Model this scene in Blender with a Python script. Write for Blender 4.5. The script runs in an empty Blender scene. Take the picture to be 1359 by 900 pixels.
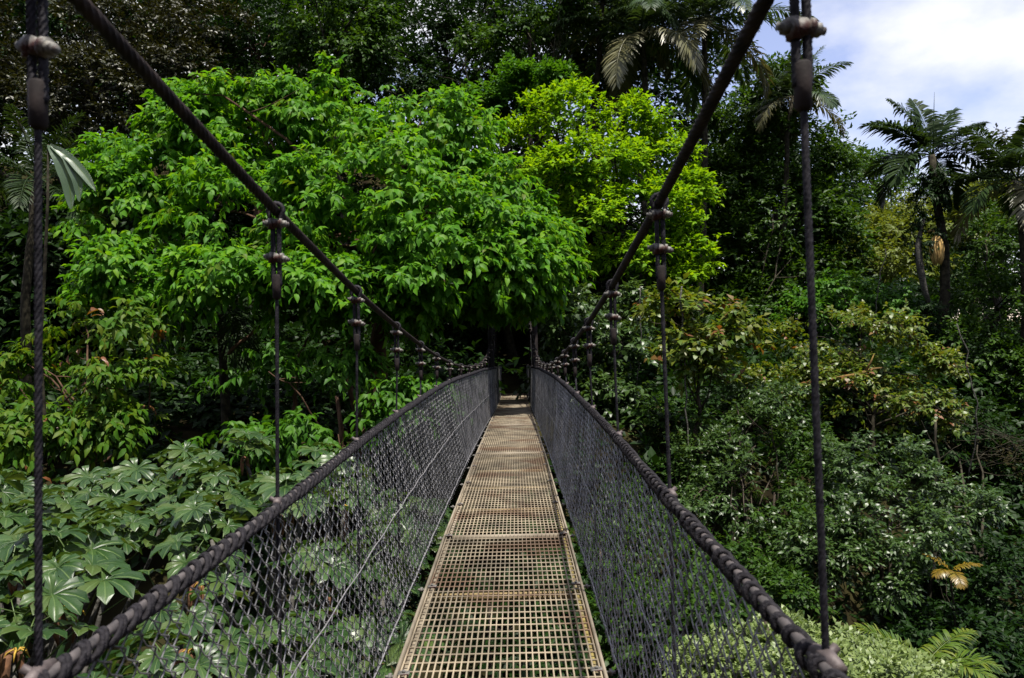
import bpy, math, random
import numpy as np
from mathutils import Matrix, Vector
rng = np.random.default_rng(7)
random.seed(7)
SC = bpy.context.scene
COL = SC.collection
rad = math.radians

# ------------------------------------------------------------------ camera
FPX = 1046.0
EYE = np.array((0.11, 0.0, 1.53))
CAMROT = (Matrix.Rotation(rad(0.25), 3, 'Z') @ Matrix.Rotation(rad(90 + 1.095), 3, 'X') @ Matrix.Rotation(rad(-1.3), 3, 'Z'))
cam = bpy.data.cameras.new('camera')
cam_o = bpy.data.objects.new('camera', cam)
COL.objects.link(cam_o)
cam_o.matrix_world = Matrix.Translation(EYE) @ CAMROT.to_4x4()
cam.sensor_width = 36.0
cam.lens = 36.0 * FPX / 1359.0
cam.clip_start = 0.05
cam.clip_end = 3000
cam.dof.use_dof = True
cam.dof.focus_distance = 14.0
cam.dof.aperture_fstop = 6.5
SC.camera = cam_o
CM = np.array(CAMROT)


def P(px, py, d):
    """World point seen at photo pixel (px, py), d metres ahead."""
    v = CM @ np.array(((px - 679.5) / FPX, (450.0 - py) / FPX, -1.0))
    return EYE + v * (d / v[1])


# ------------------------------------------------------------------ light
SUN_EL, SUN_AZ = 74.0, 150.0      # azimuth clockwise from +Y (ahead): high, behind, a little to the right
world = bpy.data.worlds.new('World')
SC.world = world
world.use_nodes = True
wn, wl = world.node_tree.nodes, world.node_tree.links
bg = wn['Background']
bg.inputs['Strength'].default_value = 0.055
sky = wn.new('ShaderNodeTexSky')
sky.sky_type = 'NISHITA'
sky.sun_disc = False
sky.sun_elevation = rad(SUN_EL)
sky.sun_rotation = rad(SUN_AZ)
sky.air_density = 1.0
sky.dust_density = 0.6
sky.ozone_density = 3.0
tc = wn.new('ShaderNodeTexCoord')
mp = wn.new('ShaderNodeMapping')
mp.inputs['Scale'].default_value = (1.0, 1.0, 1.9)
mp.inputs['Location'].default_value = (0.35, 0.1, 0.0)
nz = wn.new('ShaderNodeTexNoise')
nz.inputs['Scale'].default_value = 2.3
nz.inputs['Detail'].default_value = 7.0
nz.inputs['Roughness'].default_value = 0.55
rp = wn.new('ShaderNodeValToRGB')
rp.color_ramp.elements[0].position = 0.45
rp.color_ramp.elements[0].color = (0.02, 0.02, 0.02, 1)
rp.color_ramp.elements[1].position = 0.60
rp.color_ramp.elements[1].color = (0.96, 0.96, 0.96, 1)
tint = wn.new('ShaderNodeMixRGB')
tint.blend_type = 'MULTIPLY'
tint.inputs[0].default_value = 1.0
tint.inputs[2].default_value = (2.9, 2.2, 2.1, 1)
mixc = wn.new('ShaderNodeMixRGB')
mixc.inputs[2].default_value = (10.3, 10.4, 10.7, 1)
wl.new(tc.outputs['Generated'], mp.inputs['Vector'])
wl.new(mp.outputs['Vector'], nz.inputs['Vector'])
wl.new(nz.outputs['Fac'], rp.inputs['Fac'])
wl.new(rp.outputs['Color'], mixc.inputs[0])
wl.new(sky.outputs['Color'], tint.inputs[1])
wl.new(tint.outputs['Color'], mixc.inputs[1])
wl.new(mixc.outputs['Color'], bg.inputs['Color'])

sl = bpy.data.lights.new('sun', 'SUN')
sl.energy = 5.0
sl.angle = rad(0.53)
sl.color = (1.0, 0.95, 0.86)
so = bpy.data.objects.new('sun', sl)
COL.objects.link(so)
az, el = rad(SUN_AZ), rad(SUN_EL)
SUNV = Vector((math.sin(az) * math.cos(el), math.cos(az) * math.cos(el), math.sin(el)))
so.rotation_euler = SUNV.to_track_quat('Z', 'Y').to_euler()
so.location = (10, -10, 40)

vs = SC.view_settings
vs.view_transform = 'Standard'
vs.look = 'None'
vs.exposure = 0.95
vs.gamma = 1.0
SC.cycles.max_bounces = 6
SC.cycles.diffuse_bounces = 2
SC.cycles.glossy_bounces = 2
SC.cycles.transmission_bounces = 4
SC.cycles.transparent_max_bounces = 4

# ------------------------------------------------------------------ materials


def new_mat(name):
    m = bpy.data.materials.new(name)
    m.use_nodes = True
    return m, m.node_tree.nodes, m.node_tree.links, m.node_tree.nodes['Principled BSDF']


def leaf_mat(name, cols, rough=0.42, trans=0.32, spec=0.5, tcol=None, patch=0.35, attr=False):
    """cols: leaf colours from older to younger; varied leaf by leaf and spray by spray."""
    m, n, l, b = new_mat(name)
    geo = n.new('ShaderNodeNewGeometry')
    ns = n.new('ShaderNodeTexNoise')
    ns.inputs['Scale'].default_value = 0.55
    ns.inputs['Detail'].default_value = 2.0
    tcn = n.new('ShaderNodeTexCoord')
    l.new(tcn.outputs['Object'], ns.inputs['Vector'])
    mx = n.new('ShaderNodeMath')
    mx.operation = 'MULTIPLY_ADD'
    mx.inputs[1].default_value = 1.0 - patch
    sc2 = n.new('ShaderNodeMath')
    sc2.operation = 'MULTIPLY'
    sc2.inputs[1].default_value = patch
    l.new(ns.outputs['Fac'], sc2.inputs[0])
    l.new(geo.outputs['Random Per Island'], mx.inputs[0])
    l.new(sc2.outputs[0], mx.inputs[2])
    r = n.new('ShaderNodeValToRGB')
    e = r.color_ramp.elements
    k = len(cols)
    e[0].position, e[0].color = 0.0, (*cols[0], 1)
    e[1].position, e[1].color = 1.0, (*cols[-1], 1)
    for i in range(1, k - 1):
        q = e.new(i / (k - 1))
        q.color = (*cols[i], 1)
    l.new(mx.outputs[0], r.inputs['Fac'])
    out_col = r.outputs['Color']
    if attr:                                  # pale midrib and side veins of a big leaf
        at = n.new('ShaderNodeAttribute')
        at.attribute_name = 'leafuv'
        sp = n.new('ShaderNodeSeparateXYZ')
        l.new(at.outputs['Vector'], sp.inputs[0])
        ab = n.new('ShaderNodeMath'); ab.operation = 'ABSOLUTE'
        l.new(sp.outputs['X'], ab.inputs[0])
        rib = n.new('ShaderNodeMapRange')
        rib.inputs['From Min'].default_value = 0.05
        rib.inputs['From Max'].default_value = 0.13
        rib.inputs['To Min'].default_value = 1.0
        rib.inputs['To Max'].default_value = 0.0
        l.new(ab.outputs[0], rib.inputs['Value'])
        sv = n.new('ShaderNodeMath'); sv.operation = 'MULTIPLY_ADD'      # v*12 - |u|*3
        sv.inputs[1].default_value = 12.0
        neg = n.new('ShaderNodeMath'); neg.operation = 'MULTIPLY'; neg.inputs[1].default_value = -3.0
        l.new(ab.outputs[0], neg.inputs[0])
        l.new(sp.outputs['Y'], sv.inputs[0]); l.new(neg.outputs[0], sv.inputs[2])
        fr = n.new('ShaderNodeMath'); fr.operation = 'FRACT'
        l.new(sv.outputs[0], fr.inputs[0])
        lt = n.new('ShaderNodeMath'); lt.operation = 'LESS_THAN'; lt.inputs[1].default_value = 0.16
        l.new(fr.outputs[0], lt.inputs[0])
        hm = n.new('ShaderNodeMath'); hm.operation = 'MULTIPLY'; hm.inputs[1].default_value = 0.3
        l.new(lt.outputs[0], hm.inputs[0])
        mxx = n.new('ShaderNodeMath'); mxx.operation = 'MAXIMUM'
        l.new(rib.outputs[0], mxx.inputs[0]); l.new(hm.outputs[0], mxx.inputs[1])
        vm = n.new('ShaderNodeMixRGB')
        vm.inputs[2].default_value = (0.085, 0.135, 0.04, 1)
        l.new(mxx.outputs[0], vm.inputs[0]); l.new(out_col, vm.inputs[1])
        out_col = vm.outputs[0]
        bp = n.new('ShaderNodeBump'); bp.inputs['Strength'].default_value = 0.5; bp.inputs['Distance'].default_value = 0.01
        l.new(fr.outputs[0], bp.inputs['Height']); l.new(bp.outputs[0], b.inputs['Normal'])
    l.new(out_col, b.inputs['Base Color'])
    b.inputs['Roughness'].default_value = rough
    b.inputs['Specular IOR Level'].default_value = spec
    tr = n.new('ShaderNodeBsdfTranslucent')
    tm = n.new('ShaderNodeMixRGB')
    tm.blend_type = 'MULTIPLY'
    tm.inputs[0].default_value = 1.0
    tm.inputs[2].default_value = (*(tcol or (1.7, 1.5, 0.6)), 1)
    l.new(out_col, tm.inputs[1])
    l.new(tm.outputs[0], tr.inputs['Color'])
    ms = n.new('ShaderNodeMixShader')
    ms.inputs[0].default_value = trans
    l.new(b.outputs[0], ms.inputs[1])
    l.new(tr.outputs[0], ms.inputs[2])
    l.new(ms.outputs[0], n['Material Output'].inputs['Surface'])
    return m


def noisy_mat(name, c0, c1, scale=8.0, rough=0.8, metal=0.0, bump=0.3, detail=5.0, lo=0.35, hi=0.65, stretch=(1, 1, 1), spec=0.4, c2=None):
    m, n, l, b = new_mat(name)
    t = n.new('ShaderNodeTexCoord')
    mpn = n.new('ShaderNodeMapping')
    mpn.inputs['Scale'].default_value = stretch
    ns = n.new('ShaderNodeTexNoise')
    ns.inputs['Scale'].default_value = scale
    ns.inputs['Detail'].default_value = detail
    r = n.new('ShaderNodeValToRGB')
    r.color_ramp.elements[0].position, r.color_ramp.elements[0].color = lo, (*c0, 1)
    r.color_ramp.elements[1].position, r.color_ramp.elements[1].color = hi, (*c1, 1)
    l.new(t.outputs['Object'], mpn.inputs['Vector'])
    l.new(mpn.outputs[0], ns.inputs['Vector'])
    l.new(ns.outputs['Fac'], r.inputs['Fac'])
    col = r.outputs['Color']
    if c2:
        n2 = n.new('ShaderNodeTexNoise')
        n2.inputs['Scale'].default_value = scale * 0.37
        n2.inputs['Detail'].default_value = 6
        l.new(mpn.outputs[0], n2.inputs['Vector'])
        r2 = n.new('ShaderNodeValToRGB')
        r2.color_ramp.elements[0].position, r2.color_ramp.elements[0].color = 0.52, (0, 0, 0, 1)
        r2.color_ramp.elements[1].position, r2.color_ramp.elements[1].color = 0.62, (1, 1, 1, 1)
        l.new(n2.outputs['Fac'], r2.inputs['Fac'])
        mm = n.new('ShaderNodeMixRGB')
        mm.inputs[2].default_value = (*c2, 1)
        l.new(r2.outputs[0], mm.inputs[0])
        l.new(col, mm.inputs[1])
        col = mm.outputs[0]
    l.new(col, b.inputs['Base Color'])
    b.inputs['Roughness'].default_value = rough
    b.inputs['Metallic'].default_value = metal
    b.inputs['Specular IOR Level'].default_value = spec
    if bump:
        bp = n.new('ShaderNodeBump')
        bp.inputs['Strength'].default_value = bump
        bp.inputs['Distance'].default_value = 0.02
        l.new(ns.outputs['Fac'], bp.inputs['Height'])
        l.new(bp.outputs[0], b.inputs['Normal'])
    return m


M = {}
M['cable'] = noisy_mat('weathered_cable', (0.009, 0.0075, 0.0075), (0.028, 0.021, 0.020), 14, 0.75, 0.0, 0.3, spec=0.12)
M['rope'] = noisy_mat('wire_rope', (0.008, 0.0075, 0.010), (0.025, 0.023, 0.028), 30, 0.7, 0.0, 0.3, spec=0.15)
M['rustrod'] = noisy_mat('rusty_rod', (0.07, 0.03, 0.03), (0.13, 0.06, 0.055), 20, 0.7, 0.2, 0.2)
M['galv'] = noisy_mat('galvanised_steel', (0.045, 0.042, 0.038), (0.18, 0.172, 0.155), 40, 0.6, 0.0, 0.3, spec=0.3, c2=(0.040, 0.012, 0.009))
M['rail'] = noisy_mat('pale_worn_cable', (0.025, 0.022, 0.022), (0.075, 0.064, 0.062), 18, 0.65, 0.0, 0.3)
M['blackrope'] = noisy_mat('black_lashing_rope', (0.006, 0.005, 0.0065), (0.020, 0.018, 0.021), 60, 0.75, 0.0, 0.6, spec=0.15)
M['fence'] = noisy_mat('chain_link_wire', (0.06, 0.059, 0.062), (0.22, 0.216, 0.222), 5, 0.36, 0.2, 0.0, spec=0.6)
M['wire'] = noisy_mat('silver_wire', (0.13, 0.125, 0.13), (0.27, 0.26, 0.27), 40, 0.5, 0.3, 0.0)
M['pink'] = noisy_mat('worn_clamp_sleeve', (0.035, 0.027, 0.026), (0.095, 0.075, 0.072), 22, 0.6, 0.1, 0.3)
M['grating'] = noisy_mat('tan_grating', (0.115, 0.094, 0.064), (0.28, 0.23, 0.155), 3.5, 0.7, 0.0, 0.2, c2=(0.12, 0.075, 0.045))
M['edge'] = noisy_mat('tan_edge_angle', (0.13, 0.108, 0.078), (0.235, 0.198, 0.145), 5, 0.65, 0.1, 0.2)
M['lichen'] = noisy_mat('yellow_stained_angle', (0.15, 0.115, 0.035), (0.25, 0.20, 0.06), 6, 0.7, 0.0, 0.2, c2=(0.17, 0.14, 0.09))
M['beam'] = noisy_mat('ochre_beam', (0.15, 0.105, 0.045), (0.28, 0.21, 0.10), 7, 0.7, 0.1, 0.2)
M['post'] = noisy_mat('dark_steel_post', (0.006, 0.005, 0.005), (0.018, 0.014, 0.014), 6, 0.8, 0.0, 0.2, spec=0.1)
M['bark'] = noisy_mat('grey_brown_bark', (0.022, 0.018, 0.014), (0.07, 0.056, 0.043), 7, 0.9, 0, 0.8, stretch=(1, 1, 0.3), spec=0.1)
M['barkred'] = noisy_mat('reddish_bark', (0.035, 0.02, 0.013), (0.11, 0.065, 0.042), 7, 0.85, 0, 0.6, stretch=(1, 1, 0.3), spec=0.1)
M['twig'] = noisy_mat('russet_twig', (0.04, 0.018, 0.008), (0.10, 0.05, 0.025), 7, 0.9, 0, 0.6, spec=0.05)
M['barkdark'] = noisy_mat('dark_mossy_bark', (0.015, 0.013, 0.01), (0.05, 0.045, 0.03), 6, 0.95, 0, 0.8, spec=0.1)
M['barkgrey'] = noisy_mat('grey_stem_bark', (0.03, 0.028, 0.024), (0.10, 0.095, 0.085), 9, 0.85, 0, 0.6, stretch=(1, 1, 3), spec=0.1)
M['barkpale'] = noisy_mat('pale_palm_bark', (0.12, 0.11, 0.10), (0.34, 0.32, 0.30), 9, 0.85, 0, 0.6, stretch=(1, 1, 3), spec=0.1)
M['moss'] = noisy_mat('orange_mossy_bark', (0.07, 0.04, 0.010), (0.16, 0.10, 0.02), 12, 0.95, 0, 0.8)
M['soil'] = noisy_mat('leaf_litter_ground', (0.010, 0.008, 0.005), (0.026, 0.024, 0.010), 0.6, 0.95, 0, 0.8, detail=8, spec=0.0)
M['straw'] = noisy_mat('dry_straw_stalks', (0.36, 0.225, 0.07), (0.60, 0.40, 0.15), 6, 0.85, 0, 0.5, stretch=(6, 6, 0.4))
M['catkin'] = noisy_mat('yellow_catkin', (0.24, 0.14, 0.015), (0.40, 0.26, 0.03), 12, 0.7, 0, 0.3)
M['sheath'] = noisy_mat('dry_brown_leaf', (0.07, 0.032, 0.016), (0.18, 0.085, 0.04), 12, 0.9, 0, 0.5)

LM = {}
LM['bright'] = leaf_mat('bright_green_leaves', [(0.030, 0.100, 0.006), (0.050, 0.160, 0.008), (0.085, 0.220, 0.010), (0.15, 0.26, 0.015)], 0.5, 0.45, 0.15)
LM['bough'] = leaf_mat('bough_leaves', [(0.024, 0.070, 0.005), (0.042, 0.115, 0.007), (0.075, 0.135, 0.009), (0.10, 0.11, 0.014)], 0.5, 0.42, 0.15)
LM['lime'] = leaf_mat('yellow_green_leaves', [(0.055, 0.145, 0.004), (0.11, 0.235, 0.005), (0.155, 0.285, 0.006), (0.21, 0.33, 0.008)], 0.6, 0.45, 0.1)
LM['mid'] = leaf_mat('mid_green_leaves', [(0.011, 0.034, 0.003), (0.024, 0.062, 0.005), (0.052, 0.105, 0.009)], 0.48, 0.35, 0.2)
LM['fresh'] = leaf_mat('fresh_green_leaves', [(0.022, 0.080, 0.006), (0.040, 0.120, 0.007), (0.070, 0.165, 0.011)], 0.5, 0.38, 0.18)
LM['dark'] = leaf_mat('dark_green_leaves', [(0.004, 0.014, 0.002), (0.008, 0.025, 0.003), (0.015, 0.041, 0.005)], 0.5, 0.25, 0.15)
LM['brown'] = leaf_mat('olive_brown_leaves', [(0.010, 0.009, 0.003), (0.015, 0.017, 0.004), (0.024, 0.028, 0.006), (0.040, 0.038, 0.012)], 0.42, 0.2, 0.35)
LM['olive'] = leaf_mat('olive_leaves', [(0.020, 0.044, 0.004), (0.045, 0.088, 0.006), (0.085, 0.135, 0.010), (0.11, 0.12, 0.016), (0.065, 0.13, 0.009)], 0.42, 0.36, 0.35)
LM['sunolive'] = leaf_mat('sun_lightened_olive_leaves', [(0.055, 0.080, 0.010), (0.09, 0.125, 0.015), (0.13, 0.155, 0.024)], 0.5, 0.35, 0.2)  # lighter copy of the olive leaves, sunlight put into the colour
LM['palmtop'] = leaf_mat('tall_palm_leaflets', [(0.014, 0.032, 0.010), (0.026, 0.052, 0.015), (0.048, 0.080, 0.022)], 0.4, 0.25, 0.35)
LM['grey'] = leaf_mat('grey_green_leaves', [(0.016, 0.038, 0.007), (0.032, 0.068, 0.012), (0.065, 0.112, 0.025)], 0.4, 0.28, 0.4)
LM['pale'] = leaf_mat('pale_cover_leaves', [(0.07, 0.105, 0.035), (0.13, 0.18, 0.05), (0.21, 0.26, 0.085)], 0.45, 0.3, 0.45, tcol=(1.3, 1.4, 0.8))
LM['palm'] = leaf_mat('palm_leaflets', [(0.009, 0.022, 0.006), (0.017, 0.036, 0.009), (0.032, 0.058, 0.013)], 0.5, 0.25, 0.15)
LM['palmdry'] = leaf_mat('faded_palm_leaflets', [(0.06, 0.065, 0.035), (0.10, 0.10, 0.045), (0.14, 0.125, 0.05)], 0.4, 0.2, 0.5)
LM['palmyel'] = leaf_mat('yellow_palm_leaflets', [(0.040, 0.090, 0.005), (0.075, 0.125, 0.007), (0.14, 0.15, 0.010)], 0.4, 0.35, 0.5)
LM['palmgold'] = leaf_mat('golden_palm_leaflets', [(0.13, 0.085, 0.008), (0.18, 0.12, 0.010), (0.14, 0.13, 0.012)], 0.4, 0.35, 0.5)
LM['cecropia'] = leaf_mat('cecropia_leaf', [(0.009, 0.030, 0.006), (0.019, 0.052, 0.010), (0.038, 0.080, 0.018), (0.070, 0.090, 0.018)], 0.38, 0.25, 0.42, attr=True)
LM['banana'] = leaf_mat('pale_broad_leaf', [(0.06, 0.105, 0.06), (0.085, 0.135, 0.08)], 0.4, 0.3, 0.5, attr=True)
LM['red'] = leaf_mat('rusty_leaves', [(0.09, 0.03, 0.012), (0.16, 0.06, 0.02), (0.12, 0.10, 0.02)], 0.45, 0.3, 0.5)

# ------------------------------------------------------------------ helpers


def mesh_from(name, V, F, mat=None, smooth=False, attr=None):
    """V (n,3); F list of (m,k) int arrays."""
    me = bpy.data.meshes.new(name)
    V = np.asarray(V, dtype=np.float32).reshape(-1, 3)
    F = [np.asarray(f, dtype=np.int32) for f in (F if isinstance(F, (list, tuple)) else [F]) if len(f)]
    me.vertices.add(len(V))
    me.vertices.foreach_set('co', V.ravel())
    loops = np.concatenate([f.ravel() for f in F])
    tot = np.concatenate([np.full(len(f), f.shape[1], dtype=np.int32) for f in F])
    st = np.concatenate(([0], np.cumsum(tot)[:-1])).astype(np.int32)
    me.loops.add(len(loops))
    me.loops.foreach_set('vertex_index', loops)
    me.polygons.add(len(tot))
    me.polygons.foreach_set('loop_start', st)
    if smooth:
        me.polygons.foreach_set('use_smooth', np.ones(len(tot), dtype=bool))
    if attr is not None:
        a = me.attributes.new('leafuv', 'FLOAT_VECTOR', 'POINT')
        a.data.foreach_set('vector', np.asarray(attr, dtype=np.float32).ravel())
    me.update(calc_edges=True)
    if mat:
        me.materials.append(mat)
    return me


class MB:
    """Collects vertices and faces of one mesh."""

    def __init__(s):
        s.V, s.T, s.Q, s.n = [], [], [], 0

    def add(s, V, T=None, Q=None):
        V = np.asarray(V, float).reshape(-1, 3)
        if T is not None and len(T):
            s.T.append(np.asarray(T) + s.n)
        if Q is not None and len(Q):
            s.Q.append(np.asarray(Q) + s.n)
        s.V.append(V)
        s.n += len(V)

    def box(s, x0, x1, y0, y1, z0, z1):
        v = [(x, y, z) for x in (x0, x1) for y in (y0, y1) for z in (z0, z1)]
        q = [(0, 1, 3, 2), (4, 6, 7, 5), (0, 4, 5, 1), (2, 3, 7, 6), (0, 2, 6, 4), (1, 5, 7, 3)]
        s.add(v, None, q)

    def tube(s, pts, radii, sides=8, cap=True, lobes=0, depth=0.0, lay=0.2):
        V, Q, T = tube_arrays(pts, radii, sides, cap, lobes, depth, lay)
        s.add(V, T, Q)

    def mesh(s, name, mat, smooth=False):
        F = []
        if s.T:
            F.append(np.concatenate(s.T))
        if s.Q:
            F.append(np.concatenate(s.Q))
        return mesh_from(name, np.concatenate(s.V), F, mat, smooth)

    def build(s, name, mat, parent=None, smooth=False):
        return link(name, s.mesh(name, mat, smooth), parent)


def frames(pts):
    pts = np.asarray(pts, float)
    t = np.gradient(pts, axis=0) if len(pts) > 2 else np.repeat((pts[1] - pts[0])[None], len(pts), 0)
    t /= np.linalg.norm(t, axis=1)[:, None] + 1e-12
    a = np.array((0, 0, 1.0)) if abs(t[0, 2]) < 0.9 else np.array((0, 1.0, 0))
    u = np.zeros_like(t)
    u0 = np.cross(a, t[0]); u0 /= np.linalg.norm(u0)
    u[0] = u0
    for i in range(1, len(t)):
        w = u[i - 1] - t[i] * np.dot(u[i - 1], t[i])
        u[i] = w / (np.linalg.norm(w) + 1e-12)
    return t, u, np.cross(t, u)


def tube_arrays(pts, radii, sides=8, cap=True, lobes=0, depth=0.0, lay=0.2):
    pts = np.asarray(pts, float)
    n = len(pts)
    radii = np.broadcast_to(np.asarray(radii, float), (n,))
    t, u, v = frames(pts)
    ang = np.linspace(0, 2 * np.pi, sides, endpoint=False)
    if lobes:
        s = np.concatenate(([0], np.cumsum(np.linalg.norm(np.diff(pts, axis=0), axis=1))))
        A = ang[None, :] + (2 * np.pi * s / lay)[:, None]
        R = radii[:, None] * (1 - depth + depth * np.abs(np.cos(lobes * ang / 2.0))[None, :])
    else:
        A = np.repeat(ang[None], n, 0)
        R = np.repeat(radii[:, None], sides, 1)
    V = pts[:, None, :] + R[..., None] * (np.cos(A)[..., None] * u[:, None, :] + np.sin(A)[..., None] * v[:, None, :])
    i = np.arange(n - 1)[:, None] * sides
    j = np.arange(sides)[None]
    k = (np.arange(sides)[None] + 1) % sides
    Q = np.stack([i + j, i + k, i + sides + k, i + sides + j], -1).reshape(-1, 4)
    V = V.reshape(-1, 3)
    T = np.zeros((0, 3), int)
    if cap:
        V = np.concatenate([V, pts[[0, -1]]])
        a, b = n * sides, n * sides + 1
        jj, kk = np.arange(sides), (np.arange(sides) + 1) % sides
        T = np.concatenate([np.stack([np.full(sides, a), kk, jj], 1), np.stack([np.full(sides, b), (n - 1) * sides + jj, (n - 1) * sides + kk], 1)])
    return V, Q, T


def link(name, data, parent=None):
    o = bpy.data.objects.new(name, data)
    COL.objects.link(o)
    if parent is not None:
        o.parent = parent
    return o


def thing(name, label, cat, loc=(0, 0, 0), group=None):
    o = link(name, None)
    o.location = loc
    o.empty_display_size = 0.3
    o['label'], o['category'] = label, cat
    if group:
        o['group'] = group
    return o


def norm(a):
    return a / (np.linalg.norm(a, axis=-1, keepdims=True) + 1e-9)


def sph(n):
    return norm(rng.normal(size=(n, 3)))


def smooth_path(a, b, n=6, bend=0.15, sag=0.0, wig=0.012):
    a, b = np.asarray(a, float), np.asarray(b, float)
    L = np.linalg.norm(b - a)
    t = np.linspace(0, 1, n)[:, None]
    off = rng.normal(size=3) * bend * L
    p = a + (b - a) * t + off * np.sin(np.pi * t) * 0.5 + np.array((0, 0, -sag * L)) * np.sin(np.pi * t)
    w = rng.normal(size=(n, 3)) * L * wig
    w[0] = w[-1] = 0
    return p + w


# ---- leaves ---------------------------------------------------------------
LEAF_T = np.array([(0, 1, 2), (1, 3, 2), (3, 4, 2), (4, 0, 2)])


def leaf_frames(p, a, nrm):
    a = norm(a)
    nrm = norm(nrm - a * np.sum(nrm * a, -1, keepdims=True))
    s = np.cross(nrm, a)
    return a, s, nrm


def leaves_mesh(p, a, nrm, L, wr, curl=0.16, lod=1):
    """One folded, curled blade per row. lod 1: 5 verts 4 tris; 0: 4 verts 2 tris."""
    a, s, n = leaf_frames(p, a, nrm)
    N = len(p)
    L = L[:, None]
    W = L * wr
    c = curl * L
    if lod == 2:
        k = rng.uniform(0.7, 1.3, (N, 1)) * c
        e = n * W * 0.16
        V = np.stack([p,
                      p + a * L * 0.26 + s * W * 0.40 + e, p + a * L * 0.62 + s * W * 0.44 + e - n * k * 0.12, p + a * L - n * k,
                      p + a * L * 0.62 - s * W * 0.44 + e - n * k * 0.12, p + a * L * 0.26 - s * W * 0.40 + e,
                      p + a * L * 0.42 + n * k * 0.25], 1)
        T = np.array([(0, 1, 6), (1, 2, 6), (2, 3, 6), (3, 4, 6), (4, 5, 6), (5, 0, 6)])[None] + (np.arange(N) * 7)[:, None, None]
    elif lod:
        V = np.stack([p,
                      p + a * L * 0.42 + s * W * 0.5 + n * W * 0.14,
                      p + a * L * 0.48 + n * c * 0.35,
                      p + a * L - n * c,
                      p + a * L * 0.42 - s * W * 0.5 + n * W * 0.14], 1)
        T = LEAF_T[None] + (np.arange(N) * 5)[:, None, None]
    else:
        V = np.stack([p, p + a * L * 0.5 + s * W * 0.5 + n * W * 0.12, p + a * L - n * c * 0.6,
                      p + a * L * 0.5 - s * W * 0.5 + n * W * 0.12], 1)
        T = np.array([(0, 1, 2), (0, 2, 3)])[None] + (np.arange(N) * 4)[:, None, None]
    return V.reshape(-1, 3), T.reshape(-1, 3)


def lobes_to_twigs(lobes, nsub, ntw, sub_r=0.38, flat=0.75, back=0.55, low=0.5, gap=0.0, gsize=1.5):
    """lobes: (centre, radii). Returns twig bases, outward directions and clump centres."""
    PP, OO, CC = [], [], []
    tocam = EYE
    for c, r in lobes:
        c, r = np.asarray(c, float), np.asarray(r, float)
        u = sph(nsub * 3)
        keep = ~((u[:, 2] < -0.35) & (rng.random(len(u)) < low))
        view = norm(tocam - c)
        keep &= ~(((u @ view) < -0.2) & (rng.random(len(u)) < back))
        u = u[keep][:nsub]
        sc = c + r * u * rng.uniform(0.55, 1.0, (len(u), 1))
        sr = sub_r * r.mean() * rng.uniform(0.6, 1.35, len(u))
        CC.append(sc)
        v = sph(len(u) * ntw).reshape(len(u), ntw, 3)
        v[..., 2] = np.where(v[..., 2] < -0.3, -v[..., 2], v[..., 2])
        pos = sc[:, None] + v * sr[:, None, None] * rng.uniform(0.45, 1.0, (len(u), ntw, 1)) * np.array((1, 1, flat))
        PP.append(pos.reshape(-1, 3))
        OO.append(norm(v * 0.75 + u[:, None] * 0.5).reshape(-1, 3))
    PP, OO = np.concatenate(PP), np.concatenate(OO)
    if gap > 0:                                # uneven density: open pockets through the crown
        f = np.zeros(len(PP))
        for q in range(5):
            w = sph(1)[0] * 2 * np.pi / (gsize * rng.uniform(0.6, 1.5))
            f += np.sin(PP @ w + rng.uniform(0, 6.28))
        keep = f > np.quantile(f, gap)
        PP, OO = PP[keep], OO[keep]
    return PP, OO, np.concatenate(CC)


def sprays(Pt, O, k, L, twl, droop=0.35, jit=0.35, up=0.8):
    T = len(Pt)
    t = norm(O + rng.normal(size=O.shape) * 0.3 + np.array((0, 0, -0.1)))
    b = norm(np.cross(t, np.array((0, 0, 1.0))) + 1e-4)
    s = np.linspace(0.1, 1, k)[None, :, None]
    side = np.where(np.arange(k) % 2 == 0, 1.0, -1.0)[None, :, None]
    pos = Pt[:, None] + t[:, None] * s * twl + np.array((0, 0, -1.0)) * (s ** 2) * twl * droop * 0.6
    ax = t[:, None] * (0.45 + 0.5 * s ** 3) + b[:, None] * side * 0.85 * (1.05 - s ** 4) + rng.normal(size=(T, k, 3)) * jit + np.array((0, 0, -droop))
    nr = np.array((0, 0, up)) + O[:, None] * 0.55 + rng.normal(size=(T, k, 3)) * jit
    ln = L * rng.uniform(0.65, 1.2, (T, k))
    return pos.reshape(-1, 3), ax.reshape(-1, 3), nr.reshape(-1, 3), ln.ravel()


KIND = {  # leaf length, width ratio, leaves per twig, twig length, droop, up, lod
    'bright': dict(L=0.26, wr=0.5, k=9, twl=0.5, droop=0.75, up=0.5, lod=2, curl=0.22),
    'bough': dict(L=0.26, wr=0.42, k=8, twl=0.6, droop=0.9, up=0.5, lod=2, curl=0.25),
    'lime': dict(L=0.25, wr=0.6, k=9, twl=0.55, droop=0.1, up=1.3, lod=1, curl=0.15),
    'small': dict(L=0.20, wr=0.5, k=8, twl=0.45, droop=0.3, up=0.8, lod=0, curl=0.2),
    'far': dict(L=0.34, wr=0.5, k=7, twl=0.7, droop=0.3, up=0.8, lod=0, curl=0.2),
    'shrub': dict(L=0.15, wr=0.45, k=9, twl=0.4, droop=0.3, up=0.8, lod=1, curl=0.2),
    'large': dict(L=0.26, wr=0.55, k=7, twl=0.5, droop=0.4, up=0.9, lod=1, curl=0.2),
    'ground': dict(L=0.32, wr=0.55, k=5, twl=0.55, droop=0.4, up=0.9, lod=0, curl=0.2),
    'cover': dict(L=0.085, wr=0.6, k=8, twl=0.22, droop=0.1, up=1.1, lod=1, curl=0.15),
}


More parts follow.
